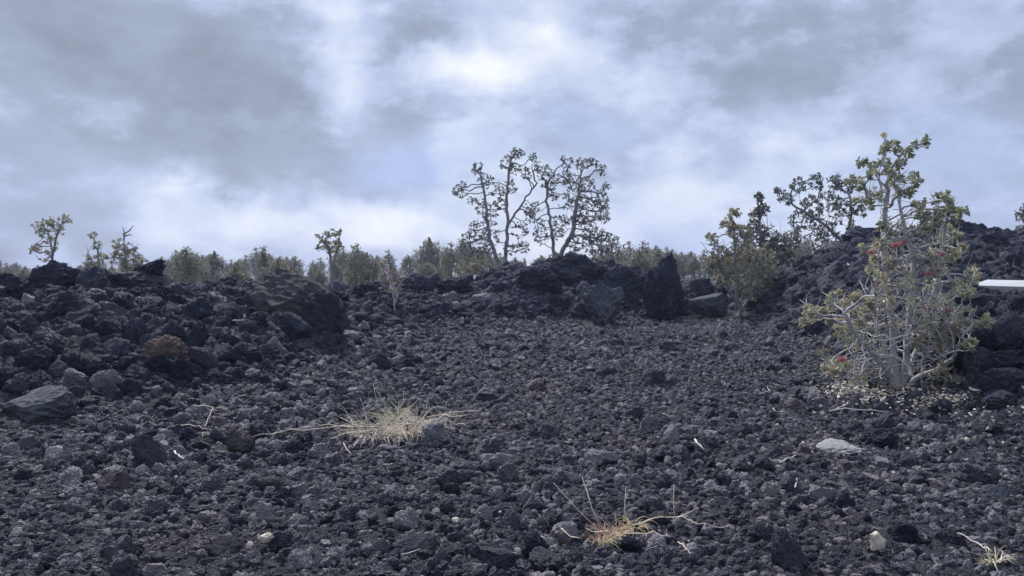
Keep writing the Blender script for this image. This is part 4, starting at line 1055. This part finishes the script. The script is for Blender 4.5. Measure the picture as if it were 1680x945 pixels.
# the cloud deck is brighter overhead, out of the picture, as overcast skies are
zen = n.new('ShaderNodeMapRange'); zen.interpolation_type = 'SMOOTHSTEP'; l.new(el, zen.inputs[0])
zen.inputs[1].default_value = R(20); zen.inputs[2].default_value = R(75); zen.inputs[3].default_value = 1.0; zen.inputs[4].default_value = 1.7
blue = None
for px, py, sx, sy, amp in ((660, 285, 110, 34, .75), (1330, 300, 70, 30, .35), (1130, 400, 120, 40, .45), (980, 220, 90, 40, .35), (1560, 240, 100, 60, .35), (60, 330, 80, 60, .2)):
    a, e = azel(px, py); ix, iy = FPX / sx / 1.1, FPX / sy / 1.1
    t = V_('MULTIPLY_ADD', v, (ix, iy, 0), (-a * ix, -e * iy, 0))
    g = M_('POWER', 2.71828, M_('MULTIPLY', V_('DOT_PRODUCT', t, t), -1.0))
    blue = M_('MULTIPLY', g, amp) if blue is None else M_('MULTIPLY_ADD', g, amp, blue)
thin = n.new('ShaderNodeMix'); thin.data_type = 'RGBA'; thin.clamp_factor = True
l.new(blue, thin.inputs[0]); l.new(rp.outputs[0], thin.inputs[6]); thin.inputs[7].default_value = (.335, .425, .69, 1)
bg = n.new('ShaderNodeBackground'); l.new(thin.outputs[2], bg.inputs[0]); l.new(zen.outputs[0], bg.inputs[1])
sky = n.new('ShaderNodeTexSky'); sky.sky_type = 'NISHITA'; sky.sun_disc = False; sky.sun_elevation = SUN_EL; sky.sun_rotation = SUN_AZ
bg2 = n.new('ShaderNodeBackground'); l.new(sky.outputs[0], bg2.inputs[0]); bg2.inputs[1].default_value = .07
mx = n.new('ShaderNodeMixShader'); mx.inputs[0].default_value = .93
l.new(bg2.outputs[0], mx.inputs[1]); l.new(bg.outputs[0], mx.inputs[2]); l.new(mx.outputs[0], out.inputs[0])
w.cycles.sampling_method = 'MANUAL'; w.cycles.sample_map_resolution = 512

sun = bpy.data.objects.new('sun', bpy.data.lights.new('sun', 'SUN')); COL.objects.link(sun)
sun.data.energy = 3.6; sun.data.angle = R(11); sun.data.color = (1, .985, .97)
to = Vector((math.sin(SUN_AZ) * math.cos(SUN_EL), math.cos(SUN_AZ) * math.cos(SUN_EL), math.sin(SUN_EL)))
sun.rotation_euler = to.to_track_quat('Z', 'Y').to_euler()

vs = S.view_settings
S.display_settings.display_device = 'sRGB'
vs.view_transform = 'Standard'; vs.look = 'None'; vs.exposure = .42; vs.gamma = 1; vs.use_curve_mapping = False
S.cycles.max_bounces = 5; S.cycles.diffuse_bounces = 3; S.cycles.volume_bounces = 0; S.cycles.transparent_max_bounces = 4
S.cycles.use_denoising = True
